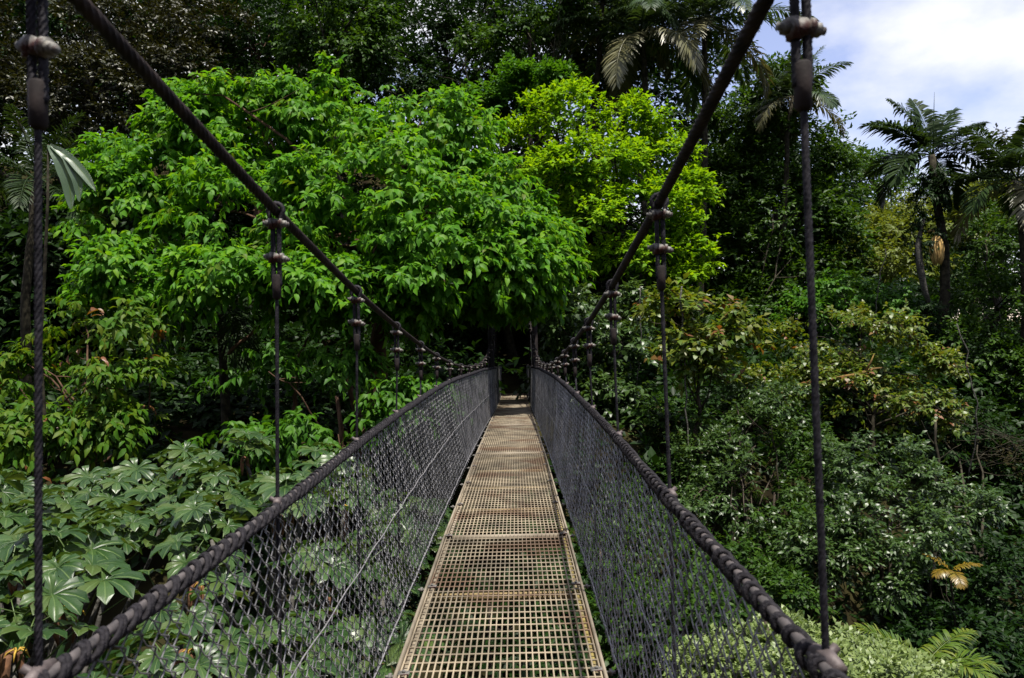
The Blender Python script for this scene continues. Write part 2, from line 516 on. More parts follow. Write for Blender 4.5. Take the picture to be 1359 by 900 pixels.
def PL(px, py, rx, ry, d, rd=None):
    """Lobe at a photo position: radii in photo pixels (and metres of depth)."""
    k = d / FPX
    rx, ry = rx * k, ry * k
    return (P(px, py, d), (rx, rd if rd else 0.8 * rx, ry))


def gz(x, y):
    """Ground height of the gorge."""
    x, y = np.asarray(x, float), np.asarray(y, float)
    sm = lambda a, b, t: np.clip((t - a) / (b - a), 0, 1) ** 2 * (3 - 2 * np.clip((t - a) / (b - a), 0, 1))
    z = -7.5 + 7.0 * sm(13, 26.5, y - 0.5 * np.clip(x - 4, 0, 20)) + 6.0 * sm(-2, -9, y) + 0.75 * np.clip(-y - 8, 0, 40)  # last term: unseen hill behind the camera, shaped to block sky light
    slope = 0.42 - 0.34 * sm(4, 20, x)
    hill = np.clip(y - 30 - 0.3 * np.clip(x, 0, 40), 0, 60)
    z = z + slope * hill * sm(0, 12, hill)
    z = z + 0.45 * np.sin(x * 0.31 + 1.3) * np.cos(y * 0.27) * (1 - np.exp(-(x / 5.0) ** 2)) + 0.2 * np.sin(x * 0.9) * np.sin(y * 0.8 + 1) * (1 - np.exp(-(x / 4.0) ** 2))
    z = z - 1.2 * sm(3, 14, x) * sm(34, 20, y)
    return z


def branches(root, trunk_pts, r0, r1, cents, mat, bmat=None, nb=10, sides=7):
    mb = MB()
    n = len(trunk_pts)
    rr = np.linspace(r0, r1, n)
    rr[0] *= 1.35
    mb.tube(trunk_pts - np.array(root.location), rr, 9)
    mb.build('trunk', mat, root, True)
    if len(cents) == 0:
        return
    pick = cents[rng.permutation(len(cents))[:nb]]
    for c in pick:
        i = min(n - 1, max(1, int(n * rng.uniform(0.45, 1.0))))
        a = trunk_pts[i]
        mb = MB()
        pth = smooth_path(a, c, 7, 0.18, -0.05)
        rb = max(0.012, rr[i] * 0.45)
        mb.tube(pth - np.array(root.location), np.linspace(rb, 0.012, 7), sides)
        # side twigs
        for q in range(2):
            e = pth[rng.integers(3, 6)]
            f = e + (sph(1)[0] * np.array((1, 1, 0.5)) + np.array((0, 0, 0.3))) * 0.25 * np.linalg.norm(c - a)
            mb.tube(smooth_path(e, f, 4, 0.2) - np.array(root.location), np.linspace(rb * 0.4, 0.006, 4), 4, False)
        mb.build('branch', bmat or mat, root, True)


def tree(name, label, cat, lobes, kind, mat, nsub=30, ntw=14, base=None, tr=0.22, group=None, bark='bark', nb=10, leafparts=0,
         sub_r=0.38, flat=0.75, low=0.5, extra=None, bbark=None, k=None, Ls=1.0, stems=1, trunk=True, gap=0.2, gsize=1.6):
    cs = np.mean([l[0] for l in lobes], axis=0)
    if base is None:
        base = (cs[0] + rng.uniform(-0.5, 0.5), cs[1] + 0.5)
    bz = float(gz(base[0], base[1])) - 0.1
    root = thing(name, label, cat, (base[0], base[1], bz), group)
    org = np.array((base[0], base[1], bz))
    Pt, O, C = lobes_to_twigs(lobes, nsub, ntw, sub_r, flat, low=low, gap=gap, gsize=gsize)
    kd = KIND[kind]
    pos, ax, nr, ln = sprays(Pt, O, k or kd['k'], kd['L'] * Ls, kd['twl'] * Ls, kd['droop'], up=kd['up'])
    if leafparts:
        # the leaves that show largest become objects of their own
        d = np.linalg.norm(pos - EYE, axis=1)
        vis = np.argsort(d - rng.uniform(0, 3.0, len(d)))[:leafparts * 3]
        sel = rng.permutation(vis)[:leafparts]
        m = np.ones(len(pos), bool)
        m[sel] = False
        a, s, n = leaf_frames(pos[sel], ax[sel], nr[sel])
        V, T = leaves_mesh(np.zeros((1, 3)), np.array([(0, 1.0, 0)]), np.array([(0, 0, 1.0)]), np.array([1.0]), kd['wr'], kd['curl'], 2)
        lm = mesh_from('leaf', V, [T], LM[mat])
        for i, q in enumerate(sel):
            o = link('leaf', lm, root)
            sgn = ln[q]
            R = Matrix(((-s[i][0], a[i][0], n[i][0]), (-s[i][1], a[i][1], n[i][1]), (-s[i][2], a[i][2], n[i][2])))
            if R.determinant() < 0:
                R = Matrix(((s[i][0], a[i][0], n[i][0]), (s[i][1], a[i][1], n[i][1]), (s[i][2], a[i][2], n[i][2])))
            o.matrix_local = Matrix.Translation(pos[q] - org) @ (R * float(sgn)).to_4x4()
        pos, ax, nr, ln = pos[m], ax[m], nr[m], ln[m]
    V, T = leaves_mesh(pos - org, ax, nr, ln, kd['wr'], kd['curl'], kd['lod'])
    cr = link('crown', mesh_from('crown', V, [T], LM[mat]), root)
    cr['kind'] = 'stuff'
    if extra:                                  # (material, share) second leaf colour on the same tree
        q = rng.random(len(Pt)) < extra[1]
        p2, a2, n2, l2 = sprays(Pt[q] + rng.normal(size=(q.sum(), 3)) * 0.12, O[q], 5, kd['L'] * Ls, kd['twl'] * Ls, kd['droop'], up=kd['up'])
        V, T = leaves_mesh(p2 - org, a2, n2, l2, kd['wr'], kd['curl'], kd['lod'])
        c2 = link('young_leaves', mesh_from('young_leaves', V, [T], LM[extra[0]]), root)
        c2['kind'] = 'stuff'
    if trunk:
        top = cs + np.array((0, 0, 0.2))
        for s_ in range(stems):
            tp = smooth_path(org + (np.array((rng.uniform(-.5, .5), rng.uniform(-.5, .5), 0)) if s_ else 0), top + (rng.normal(size=3) * 0.5 if s_ else 0), 9, 0.08)
            branches(root, tp, tr, tr * 0.4, C if s_ == 0 else C[:0], M[bark], M[bbark] if bbark else None, nb)
    return root

# ------------------------------------------------------------------ ground of the gorge


def terrain():
    def axis(lo, hi, step, far):
        a = list(np.arange(lo, hi + step, step))
        s, x = step, hi
        while x < far:
            s *= 1.35
            x += s
            a.append(x)
        s, x = step, lo
        while x > -far:
            s *= 1.35
            x -= s
            a.insert(0, x)
        return np.array(a)
    X, Y = axis(-45, 60, 1.3, 900), axis(-50, 95, 1.3, 900)
    gx, gy = np.meshgrid(X, Y)
    z = gz(gx, gy) + rng.normal(size=gx.shape) * 0.05
    nx, ny = len(X), len(Y)
    V = np.stack([gx, gy, z], -1).reshape(-1, 3)
    i = (np.arange(ny - 1)[:, None] * nx + np.arange(nx - 1)[None]).ravel()
    Q = np.stack([i, i + 1, i + 1 + nx, i + nx], 1)
    o = link('ground', mesh_from('ground', V, [Q], M['soil'], True))
    o['kind'] = 'structure'
    o['label'] = 'steep forest floor of the gorge under the bridge'


terrain()

# ------------------------------------------------------------------ the hanging bridge


def curve(xs, ys, win=1.6):
    g = np.linspace(-6, 48, 1100)
    v = np.interp(g, xs, ys)
    k = np.hanning(int(win / (g[1] - g[0])) * 2 + 1)
    k /= k.sum()
    pad = len(k) // 2
    v = np.convolve(np.pad(v, pad, mode='edge'), k, mode='valid')
    return lambda y: np.interp(y, g, v)


E = EYE[2]
deck_z = curve([-6, 0, 3.7, 5.15, 6.4, 11.6, 16.3, 24.9, 31, 44], E - np.array([1.68, 1.60, 1.53, 1.485, 1.45, 1.44, 1.485, 1.63, 1.67, 1.72]))
rail_z = curve([-6, 0, 1.54, 3.08, 4.62, 6.16, 8.8, 11.5, 17.5, 25, 44], E - np.array([.74, .65, .61, .565, .49, .44, .38, .335, .325, .41, .5]), 1.0)
cable_z = curve([-6, -3, 0, 1.6, 3.08, 4.62, 6.16, 7.7, 9.24, 11.5, 14, 17, 19, 22, 24, 25.3],
                E + np.array([2.1, 1.55, 1.06, .80, .58, .385, .235, .11, 0, -.14, -.215, -.195, -.05, .38, .80, 1.14]), 0.8)
xl = curve([-6, 10, 14, 17, 19, 22, 25, 44], np.array([-.82, -.82, -.70, -.645, -.605, -.56, -.53, -.55]), 2)
xr = curve([-6, 10, 17, 25, 44], np.array([.685, .685, .63, .585, .58]), 2)
bl = lambda y: np.interp(y, [0, 10, 25, 44], [-.61, -.59, -.535, -.545])
br = lambda y: np.interp(y, [0, 10, 25, 44], [.575, .57, .555, .56])
TOWER_Y = 25.35

bridge = thing('suspension_bridge', 'narrow hanging footbridge of steel cables, chain-link sides and tan grating deck', 'footbridge', (0, 0, 0))

# two main cables of twisted strands
for side, fx in (('l', xl), ('r', xr)):
    ys = np.concatenate([np.arange(-3, 8, 0.025), np.arange(8, TOWER_Y + 0.01, 0.08)])
    pts = np.stack([fx(ys), ys, cable_z(ys)], 1)
    mb = MB()
    mb.tube(pts, 0.0205, 18, True, 6, 0.3, 0.21)
    # backstay behind the tower
    a = pts[-1] + np.array((0, 0.02, 0.0))
    mb.tube([a, (a[0] * 1.05, 30, 0.6), (a[0] * 1.15, 35, -0.25)], 0.0195, 8)
    mb.build('main_cable', M['cable'], bridge, True)

# hand cables with black rope lashed round them
HZ = np.concatenate([np.arange(-1.5, 10, 0.05), np.arange(10, 25.2, 0.2), np.arange(25.2, 39, 0.8)])
for fx in (xl, xr):
    pts = np.stack([fx(HZ), HZ, rail_z(HZ)], 1)
    mb = MB()
    mb.tube(pts, 0.0125, 9, True)
    mb.tube(pts + np.array((0, 0, -0.028)), 0.005, 5, True)
    hr = mb.build('hand_cable', M['rail'], bridge, True)
    mb = MB()
    for y0, y1, st, sd in ((0.6, 8, 14, 5), (8, 25.2, 8, 3)):
        ph = 0.074 if y0 < 5 else 0.08
        n = int((y1 - y0) / ph * st)
        ys = np.linspace(y0, y1, n)
        wob = np.interp(ys, np.arange(y0, y1 + 0.2, 0.11), rng.uniform(-1, 1, len(np.arange(y0, y1 + 0.2, 0.11))))
        a = 2 * np.pi * (ys - y0) / ph + wob * 1.5
        r = 0.0185 + 0.0045 * wob
        base = np.stack([fx(ys), ys, rail_z(ys) - 0.008], 1)
        for dy in ((0, 0.016) if y0 < 5 else (0,)):
            p = base + np.stack([np.cos(a) * r, np.full(n, dy) + np.sin(a) * 0.012, np.sin(a) * (r + 0.004)], 1)
            rr = 0.0075 if y0 < 5 else 0.0105
            # parallel rings: fast frame from the radial direction
            t = np.gradient(p, axis=0); t /= np.linalg.norm(t, axis=1)[:, None]
            u = p - base; u -= t * np.sum(u * t, 1)[:, None]; u /= np.linalg.norm(u, axis=1)[:, None]
            v = np.cross(t, u)
            g = np.linspace(0, 2 * np.pi, sd, endpoint=False)
            V = p[:, None] + rr * (np.cos(g)[None, :, None] * u[:, None] + np.sin(g)[None, :, None] * v[:, None])
            i = np.arange(n - 1)[:, None] * sd; j = np.arange(sd)[None]; kk = (j + 1) % sd
            mb.add(V, None, np.stack([i + j, i + kk, i + sd + kk, i + sd + j], -1).reshape(-1, 4))
    mb.build('lashing_rope', M['blackrope'], hr, True)

# chain-link sides, one panel to each bay between two hangers
PIT = 0.0405


def chain_panel(y0, y1, fx, bx, near, mat):
    js = np.arange(int(math.ceil(y0 / PIT)), int(math.ceil(y1 / PIT)))
    yj = js * PIT
    zt, zb = rail_z(yj) - 0.03, deck_z(yj) - 0.045
    m = int(round(float(np.mean(zt - zb)) / 0.047))
    h = np.arange(m + 1) / m
    sgn = np.where((np.arange(m + 1)[None] + js[:, None]) % 2 == 0, 1.0, -1.0)
    if near:
        hh = np.stack([h - 0.30 / m, h + 0.30 / m], 1).ravel().clip(0, 1)
        sg = np.repeat(sgn, 2, 1)
        zo = np.repeat(sgn, 2, 1) * np.tile([0.006, -0.006], m + 1)[None]
    else:
        hh, sg, zo = h, sgn, np.zeros_like(sgn)
    amp = PIT * 0.52 * (1 + rng.normal(size=sg.shape) * 0.03)
    Y = yj[:, None] + sg * amp + rng.normal(size=(len(yj), 1)) * 0.002
    hv = hh[None] + rng.normal(size=sg.shape) * 0.0012
    Z = zt[:, None] + (zb - zt)[:, None] * hv
    bul = 0.03 * np.sin(np.pi * hh)[None] * (0.6 + 0.4 * np.sin(yj * 4.1))[:, None]
    sx = -1 if fx is xl else 1
    X = fx(Y) + (bx(Y) - fx(Y)) * hv + sx * bul * 0.6 + zo + 0.004 * np.sin(yj * 23)[:, None]
    p = np.stack([X, Y, Z], -1)
    t = np.gradient(p, axis=1); t = norm(t)
    u = np.broadcast_to(np.array((1.0, 0, 0)), p.shape)
    u = norm(u - t * np.sum(u * t, -1, keepdims=True))
    v = np.cross(t, u)
    sd = 4 if near else 3
    r = 0.0026 if near else 0.0028
    g = np.linspace(0, 2 * np.pi, sd, endpoint=False)
    V = p[:, :, None] + r * (np.cos(g)[None, None, :, None] * u[:, :, None] + np.sin(g)[None, None, :, None] * v[:, :, None])
    W, K = p.shape[:2]
    i = (np.arange(W)[:, None] * K + np.arange(K - 1)[None]).ravel()[:, None] * sd
    j = np.arange(sd)[None]; kk = (j + 1) % sd
    Q = np.stack([i + j, i + kk, i + sd + kk, i + sd + j], -1).reshape(-1, 4)
    o = link('fence_panel', mesh_from('fence_panel', V.reshape(-1, 3), [Q], mat, near), bridge)
    o['kind'] = 'stuff'
    return o


SP = 1.54
edges = [0.5, 1.54] + [SP * n for n in range(2, 17)] + [25.3] + [25.3 + 2.3 * i for i in range(1, 6)]
for a, b_ in zip(edges[:-1], edges[1:]):
    for fx, bx in ((xl, bl), (xr, br)):
        chain_panel(a, b_, fx, bx, b_ < 11, M['fence'])

# long tension wires threaded through the sides and along their feet
TY = np.arange(0.4, 25.3, 0.15)
for fx, bx in ((xl, bl), (xr, br)):
    for f, r in ((0.52, 0.0036), (0.97, 0.005)):
        zt, zb = rail_z(TY) - 0.03, deck_z(TY) - 0.045
        sx = -1 if fx is xl else 1
        pts = np.stack([fx(TY) + (bx(TY) - fx(TY)) * f - sx * 0.004, TY, zt + (zb - zt) * f + 0.006 * np.sin(TY * 9)], 1)
        mb = MB()
        mb.tube(pts, r, 6, True, 3, 0.35, 0.05)
        mb.build('tension_wire', M['wire'], bridge, True)

# grating deck in panels
joints = [-3.9, 1.25, 6.4, 11.6, 16.75, 21.9, 25.3, 30.4, 35.5, 40.6]
NB = 30
for a, b_ in zip(joints[:-1], joints[1:]):
    a, b_ = a + 0.006, b_ - 0.006
    za, zb = float(deck_z(a)), float(deck_z(b_))
    zz = lambda y: za + (zb - za) * (y - a) / (b_ - a)
    mb = MB()

    def bar(x0, x1, y0, y1, top, bot):
        v = [(x, y, zz(y) + dz) for x in (x0, x1) for y in (y0, y1) for dz in (bot, top)]
        mb.add(v, None, [(0, 1, 3, 2), (4, 6, 7, 5), (0, 4, 5, 1), (2, 3, 7, 6), (0, 2, 6, 4), (1, 5, 7, 3)])
    for i in range(NB + 1):
        x = -0.48 + 0.96 * i / NB
        bar(x - 0.0034, x + 0.0034, a, b_, 0, -0.020)
    nc = int((b_ - a) / 0.0975)
    for i in range(nc + 1):
        y = a + 0.004 + (b_ - a - 0.008) * i / nc
        bar(-0.483, 0.483, y - 0.0045, y + 0.0045, -0.0007, -0.008)
    g = mb.build('grating_panel', M['grating'], bridge)
    g['kind'] = 'stuff'
    for sx in (-1, 1):
        mb = MB()
        bar(sx * 0.500 - 0.006, sx * 0.500 + 0.006, a, b_, 0.006, -0.062)
        ea = mb.build('edge_angle', M['edge'], bridge)
        mb = MB()
        bar(sx * 0.470 - 0.024, sx * 0.470 + 0.024, a, b_, -0.030, -0.037)
        mb.build('ledge', M['lichen'] if sx > 0 else M['edge'], ea)
    mb = MB()
    bar(-0.494, 0.494, b_ - 0.012, b_ - 0.001, 0.004, -0.05)
    mb.build('joint_strip', M['edge'], bridge)

# crossbeams with clips and bolts
clip = MB()
clip.box(-0.028, 0.028, -0.022, 0.022, 0.003, 0.009)
clip.tube([(0, 0, 0.009), (0, 0, 0.02)], 0.009, 6)
clip_me = clip.mesh('clip', M['galv'])
bolt = MB()
bolt.tube([(-0.02, 0, 0), (0.05, 0, 0)], 0.008, 6)
bolt.tube([(0.018, 0, 0), (0.034, 0, 0)], 0.017, 6)
bolt_me = bolt.mesh('bolt', M['galv'])
for i in range(18):
    y = 1.25 + 1.2875 * i + 0.03
    if y > 25:
        break
    z = float(deck_z(y))
    mb = MB()
    mb.box(-0.49, 0.49, y - 0.025, y + 0.025, z - 0.105, z - 0.064)
    cb = mb.build('crossbeam', M['beam'], bridge)
    for sx in (-1, 1):
        o = link('clip', clip_me, cb); o.location = (sx * 0.462, y - 0.05, z)
        o = link('bolt', bolt_me, cb); o.location = (sx * 0.51, y, z - 0.03); o.rotation_euler = (0, 0, 0 if sx > 0 else math.pi)

# hangers
cl = MB()
cl.tube([(-0.05, 0, 0.003), (0.05, 0, -0.003)], 0.0085, 8)
for s in (-1, 1):
    cl.tube([(s * 0.026, 0, 0), (s * 0.040, 0, -s * 0.002)], 0.0145, 6)
    cl.tube([(s * 0.014, 0, 0.001), (s * 0.025, 0, 0)], 0.021, 12)
cl.tube([(0, -0.014, 0.0), (0, 0.016, 0.0)], 0.018, 10)
cl.tube([(-0.016, 0, -0.022), (-0.016, 0, 0.02)], 0.0155, 8)
clamp_me = cl.mesh('clamp', M['galv'], False)
slv = MB()
slv.tube([(0, 0, 0.05), (0, 0, 0.044), (0, 0, -0.04), (0, 0, -0.048)], [0.014, 0.0185, 0.0175, 0.010], 10)
sleeve_me = slv.mesh('sleeve', M['cable'], True)
rc = MB()
rc.tube([(0.012, -0.055, 0.004), (0.008, -0.01, 0.012), (-0.004, 0.05, 0.008)], [0.0145, 0.0165, 0.014], 9)
rc.tube([(0.0, 0.0, 0.0), (0.032, 0.012, 0.026)], [0.011, 0.009], 8)
rc_me = rc.mesh('rail_clamp', M['pink'], True)
for n in range(1, 17):
    for fx, bx in ((xl, bl), (xr, br)):
        y = SP * n
        x, zc = float(fx(y)), float(cable_z(y))
        zr, zd = float(rail_z(y)), float(deck_z(y)) - 0.08
        sx = -1 if fx is xl else 1
        lowest = min(zc, zr + 0.42) if zc - zr < 0.45 else zc
        span = zc - zr
        f = 1.0 if span > 0.5 else max(0.18, span / 0.5)
        mb = MB()
        a = np.linspace(0, np.pi, 9)
        loop = [(x + 0.030 * math.cos(t), y, zc + 0.030 * math.sin(t)) for t in a]
        st = 6 if n <= 3 else 0
        lobe = dict(lobes=5, depth=0.34 if (n == 1 and sx < 0) else 0.14, lay=0.085) if n <= 4 else {}
        sides = 15 if n <= 4 else 6
        def strand(pts, r):
            if n <= 4:
                q = np.asarray(pts, float)
                s = np.concatenate(([0], np.cumsum(np.linalg.norm(np.diff(q, axis=0), axis=1))))
                g = np.arange(0, s[-1], 0.012)
                q = np.stack([np.interp(g, s, q[:, k]) for k in range(3)], 1)
                mb.tube(q, r, sides, True, **lobe)
            else:
                mb.tube(pts, r, sides)
        strand([(x - 0.0115, y, zc - 0.30 * f)] + [(x - 0.0115, y, zc - 0.06 * f)] + loop[::-1] + [(x + 0.0115, y, zc - 0.06 * f), (x + 0.0115, y, zc - 0.30 * f)], 0.0105)
        lean = 0.012 * sx
        strand([(x, y, zc - 0.28 * f), (x + lean, y, zr), (x + lean, y, zd)], 0.0082)
        h = mb.build('hanger', M['rope'], bridge, True)
        for dz in (-0.05, -0.185):
            o = link('clamp', clamp_me, h)
            o.location = (x, y, zc + dz * f)
            o.rotation_euler = (0, rad(rng.uniform(-6, 9)), rad(rng.uniform(-20, 20)))
        o = link('sleeve', sleeve_me, h)
        o.location = (x, y, zc - 0.30 * f)
        o = link('rail_clamp', rc_me, h)
        o.location = (x + lean * 0.5, y, zr)
        o.rotation_euler = (0, 0, 0 if sx > 0 else rad(180 + rng.uniform(-10, 10)))

# tower posts at the far end
for sx, x in ((-1, -0.68), (1, 0.73)):
    mb = MB()
    mb.tube([(x, TOWER_Y + 0.1, -1.6), (x, TOWER_Y + 0.1, 3.3)], 0.10, 12)
    mb.tube([(x, TOWER_Y + 0.1, 3.3), (x, TOWER_Y + 0.1, 3.36)], 0.14, 12)
    mb.build('tower_post', M['post'], bridge, True)
mb = MB()
mb.box(-0.6, 0.65, TOWER_Y + 0.04, TOWER_Y + 0.16, 3.0, 3.14)
mb.build('tower_crossbeam', M['post'], bridge)

# ------------------------------------------------------------------ plants with big leaves


def frond_mesh(L, e0, bend, nl, ll, wid, mat, vang=0.5, droop=0.5, twist=0.0, tip=0.35):
    """A feather frond: arched rachis with two rows of drooping blades. Local +X outwards."""
    n = 16
    s = np.linspace(0, 1, n)
    ang = e0 - bend * s ** 1.3
    dx = np.cos(ang) * L / (n - 1)
    dz = np.sin(ang) * L / (n - 1)
    path = np.stack([np.concatenate(([0], np.cumsum(dx)[:-1])), np.zeros(n), np.concatenate(([0], np.cumsum(dz)[:-1]))], 1)
    mb = MB()
    mb.tube(path, np.linspace(0.03, 0.006, n) * (L / 3.5), 5)
    q = np.repeat(np.linspace(0.14, 0.99, nl), 2)
    sd = np.tile([1.0, -1.0], nl)
    base = np.stack([np.interp(q, s, path[:, k]) for k in range(3)], 1)
    a_ = np.interp(q, s, ang)
    t = np.stack([np.cos(a_), np.zeros_like(a_), np.sin(a_)], 1)
    up = np.stack([-np.sin(a_), np.zeros_like(a_), np.cos(a_)], 1)
    lat = np.stack([np.zeros_like(a_), sd, np.zeros_like(a_)], 1)
    fw = 0.35 + 0.75 * q ** 2
    va = vang + rng.normal(size=len(q)) * 0.18
    dirn = norm(lat * np.cos(va)[:, None] + up * np.sin(va)[:, None] + t * fw[:, None] + rng.normal(size=base.shape) * 0.07)
    ln = ll * (np.sin(np.pi * np.clip(q * 0.85 + 0.15, 0, 1)) ** 0.6 + 0.1) * rng.uniform(0.85, 1.1, len(q))
    ln = np.maximum(ln, ll * tip)
    w = wid * rng.uniform(0.8, 1.15, len(q))
    wv = norm(np.cross(dirn, up + 0.01))
    dn = np.array((0, 0, -1.0))
    L_ = ln[:, None]
    p1 = base + dirn * L_ * 0.35 + dn * droop * L_ * 0.06
    p2 = base + dirn * L_ * 0.68 + dn * droop * L_ * 0.24
    p3 = base + dirn * L_ * 0.92 + dn * droop * L_ * 0.52
    W = w[:, None] * wv
    V = np.stack([base, p1 + W * .5, p1 - W * .5, p2 + W * .45, p2 - W * .45, p3], 1)
    i0 = (np.arange(len(q)) * 6)[:, None]
    T = np.concatenate([i0 + np.array([[0, 1, 2]]), i0 + np.array([[3, 5, 4]])])
    Q = i0 + np.array([[1, 3, 4, 2]])
    mb.add(V, T, Q)
    return mb.mesh('frond', mat)


def palm(name, label, cat, crown, base, L=3.6, n=14, mat='palm', group=None, tr=0.16, bark='barkpale', nl=46, ll=0.75, wid=0.05, azs=None, dry=2, trunk=True, emin=-0.3, emax=1.25):
    crown = np.asarray(crown, float)
    bz = float(gz(base[0], base[1])) - 0.1
    org = np.array((base[0], base[1], bz))
    root = thing(name, label, cat, tuple(org), group)
    if trunk:
        mb = MB()
        tp = smooth_path(org, crown, 12, 0.05, wig=0.0025)
        mb.tube(tp - org, np.linspace(tr * 1.25, tr * 0.75, 12), 10)
        mb.build('trunk', M[bark], root, True)
    for i in range(n):
        f = i / max(1, n - 1)
        az_ = azs[i] if azs else 2.4 * i + rng.uniform(-0.25, 0.25)
        e0 = emin + (emax - emin) * (1 - f) + rng.uniform(-0.1, 0.1)
        m = LM['palmdry'] if i >= n - dry else LM[mat]
        me = frond_mesh(L * rng.uniform(0.85, 1.08), e0, rng.uniform(0.8, 1.1) * (0.5 + 0.9 * f), nl, ll, wid, m, vang=rng.uniform(0.1, 0.5), droop=rng.uniform(0.5, 1.0))
        o = link('frond', me, root)
        o.location = crown - org
        o.rotation_euler = (0, 0, az_)
        if i >= n - dry:
            o['label'] = 'faded grey-yellow frond'
    return root, org


def cecropia_leaf_mesh(lob=9, mat=None, petiole=0.34):
    """Palmate leaf: lobes round a centre, blade in XY, petiole hanging below and towards -X."""
    VV, QQ, UV, n0 = [], [], [], 0
    order = np.linspace(-2.55, 2.55, lob)
    for k, a in enumerate(order):
        Lb = 0.30 * (0.62 + 0.38 * math.cos(a * 0.62)) * rng.uniform(0.9, 1.08)
        wv = np.array([0.035, 0.036, 0.084, 0.092, 0.0]) * (Lb / 0.30) * 0.62 + 0.004
        sv = np.array([0.0, 0.28, 0.60, 0.84, 1.0])
        dr = rng.uniform(0.05, 0.35)
        ca, sa = math.cos(a), math.sin(a)
        for i in range(5):
            r = sv[i] * Lb
            z = 0.045 * math.sin(min(1, sv[i] * 1.6) * 1.57) - dr * Lb * sv[i] ** 2.2
            for u in (-1, -0.5, 0, 0.5, 1):
                x, y = r, u * wv[i]
                zz = z + abs(u) * wv[i] * 0.33 * (0.4 + sv[i]) * (1 if sv[i] < 1 else 0) + rng.normal() * 0.002
                VV.append((x * ca - y * sa, x * sa + y * ca, zz))
                UV.append((u, sv[i] * Lb / 0.30, 0))
        for i in range(4):
            for j in range(4):
                b = n0 + i * 5 + j
                QQ.append((b, b + 5, b + 6, b + 1))
        n0 += 25
    V, Q, T = tube_arrays([(0, 0, 0), (-0.05, 0, -0.10), (-0.16, 0, -petiole)], [0.005, 0.006, 0.008], 5)
    QQ = np.concatenate([np.array(QQ), Q + n0])
    VV = np.concatenate([np.array(VV), V])
    UV = UV + [(0, 0, 0)] * len(V)
    return mesh_from('leaf', VV, [QQ, T + n0], mat, True, UV)


CEC = [cecropia_leaf_mesh(rng.choice([8, 9, 10]), LM['cecropia']) for _ in range(5)]
catm = MB()
for a in np.linspace(0, 2 * np.pi, 5, endpoint=False):
    o_ = np.array((math.cos(a), math.sin(a), 0))
    catm.tube([(0, 0, 0), tuple(o_ * 0.03 + np.array((0, 0, 0.03))), tuple(o_ * 0.075 + np.array((0, 0, 0.01))), tuple(o_ * 0.11 + np.array((0, 0, -0.05)))], [0.005, 0.008, 0.0085, 0.004], 5)
CATK = catm.mesh('catkin', M['catkin'], True)
shm = MB()
for a in (0.3, 2.2, 4.1):
    o_ = np.array((math.cos(a), math.sin(a), 0))
    shm.tube([(0, 0, 0.06), tuple(o_ * 0.05 + np.array((0, 0, 0.02))), tuple(o_ * 0.07 + np.array((0, 0, -0.12))), tuple(o_ * 0.05 + np.array((0, 0, -0.22)))], [0.012, 0.028, 0.024, 0.006], 6)
SHEATH = shm.mesh('dry_sheath', M['sheath'])


def cecropia(label, tips, base):
    bz = float(gz(*base)) - 0.1
    org = np.array((base[0], base[1], bz))
    root = thing('cecropia_tree', label, 'tree', tuple(org), 'cecropia trees below the left side of the bridge')
    c = np.mean(tips, axis=0) - np.array((0, 0, 1.6))
    tp = smooth_path(org, c, 8, 0.06)
    mb = MB()
    mb.tube(tp - org, np.linspace(0.10, 0.06, 8), 9)
    mb.build('trunk', M['barkgrey'], root, True)
    for t_ in tips:
        mb = MB()
        pth = smooth_path(tp[rng.integers(4, 8)], t_, 6, 0.12, 0.12)
        mb.tube(pth - org, np.linspace(0.04, 0.022, 6), 7)
        mb.build('branch', M['barkgrey'], root, True)
        nlv = int(rng.integers(9, 12))
        a0 = rng.uniform(0, 6.28)
        for i in range(nlv):
            az_ = a0 + i * 2.4
            el_ = 1.15 - 1.25 * i / nlv + rng.uniform(-0.15, 0.15)
            rr_ = rng.uniform(0.30, 0.46)
            out = Vector((math.cos(az_) * math.cos(el_), math.sin(az_) * math.cos(el_), math.sin(el_)))
            pos = Vector(t_ - org) + out * rr_ + Vector((0, 0, 0.06))
            tilt = rng.uniform(0.05, 0.85) + (1 - i / nlv) * -0.1
            sc = rng.uniform(0.6, 1.2) * (0.85 if t_[1] < 6 else 1.0)
            o = link('leaf', CEC[int(rng.integers(0, 5))], root)
            o.matrix_local = (Matrix.Translation(pos) @ Matrix.Rotation(az_, 4, 'Z') @ Matrix.Rotation(tilt, 4, 'Y') @ Matrix.Rotation(rng.uniform(-0.3, 0.3), 4, 'X') @ Matrix.Diagonal((sc, sc, sc, 1)))
        if rng.random() < 0.5:
            o = link('catkin', CATK, root)
            o.location = Vector(t_ - org) + Vector((0.05, -0.06, 0.05))
            o.scale = [rng.uniform(0.7, 1.1)] * 3
        if rng.random() < 0.4:
            o = link('dry_sheath', SHEATH, root)
            o.location = Vector(t_ - org) + Vector((0, -0.05, 0))
            o.rotation_euler = (0, 0, rng.uniform(0, 6))


# ------------------------------------------------------------------ cecropias, lower left
tips = []
for q in range(900):
    x, y = rng.uniform(-9.3, -0.55), rng.uniform(3.0, 12.0)
    lim = -1.15 if y < 5 else -1.05
    if x > lim or x < -0.62 * y - 1.6:
        continue
    z = E - 2.02 + 0.03 * (y - 5) + 0.25 * math.sin(x * 1.3 + 1) * math.cos(y * 1.1) + rng.uniform(-0.18, 0.18) - (0.55 if x > -2.0 else 0)
    p = np.array((x, y, z))
    if all(np.linalg.norm((p - t)[:2]) > 0.70 for t in tips):
        tips.append(p)
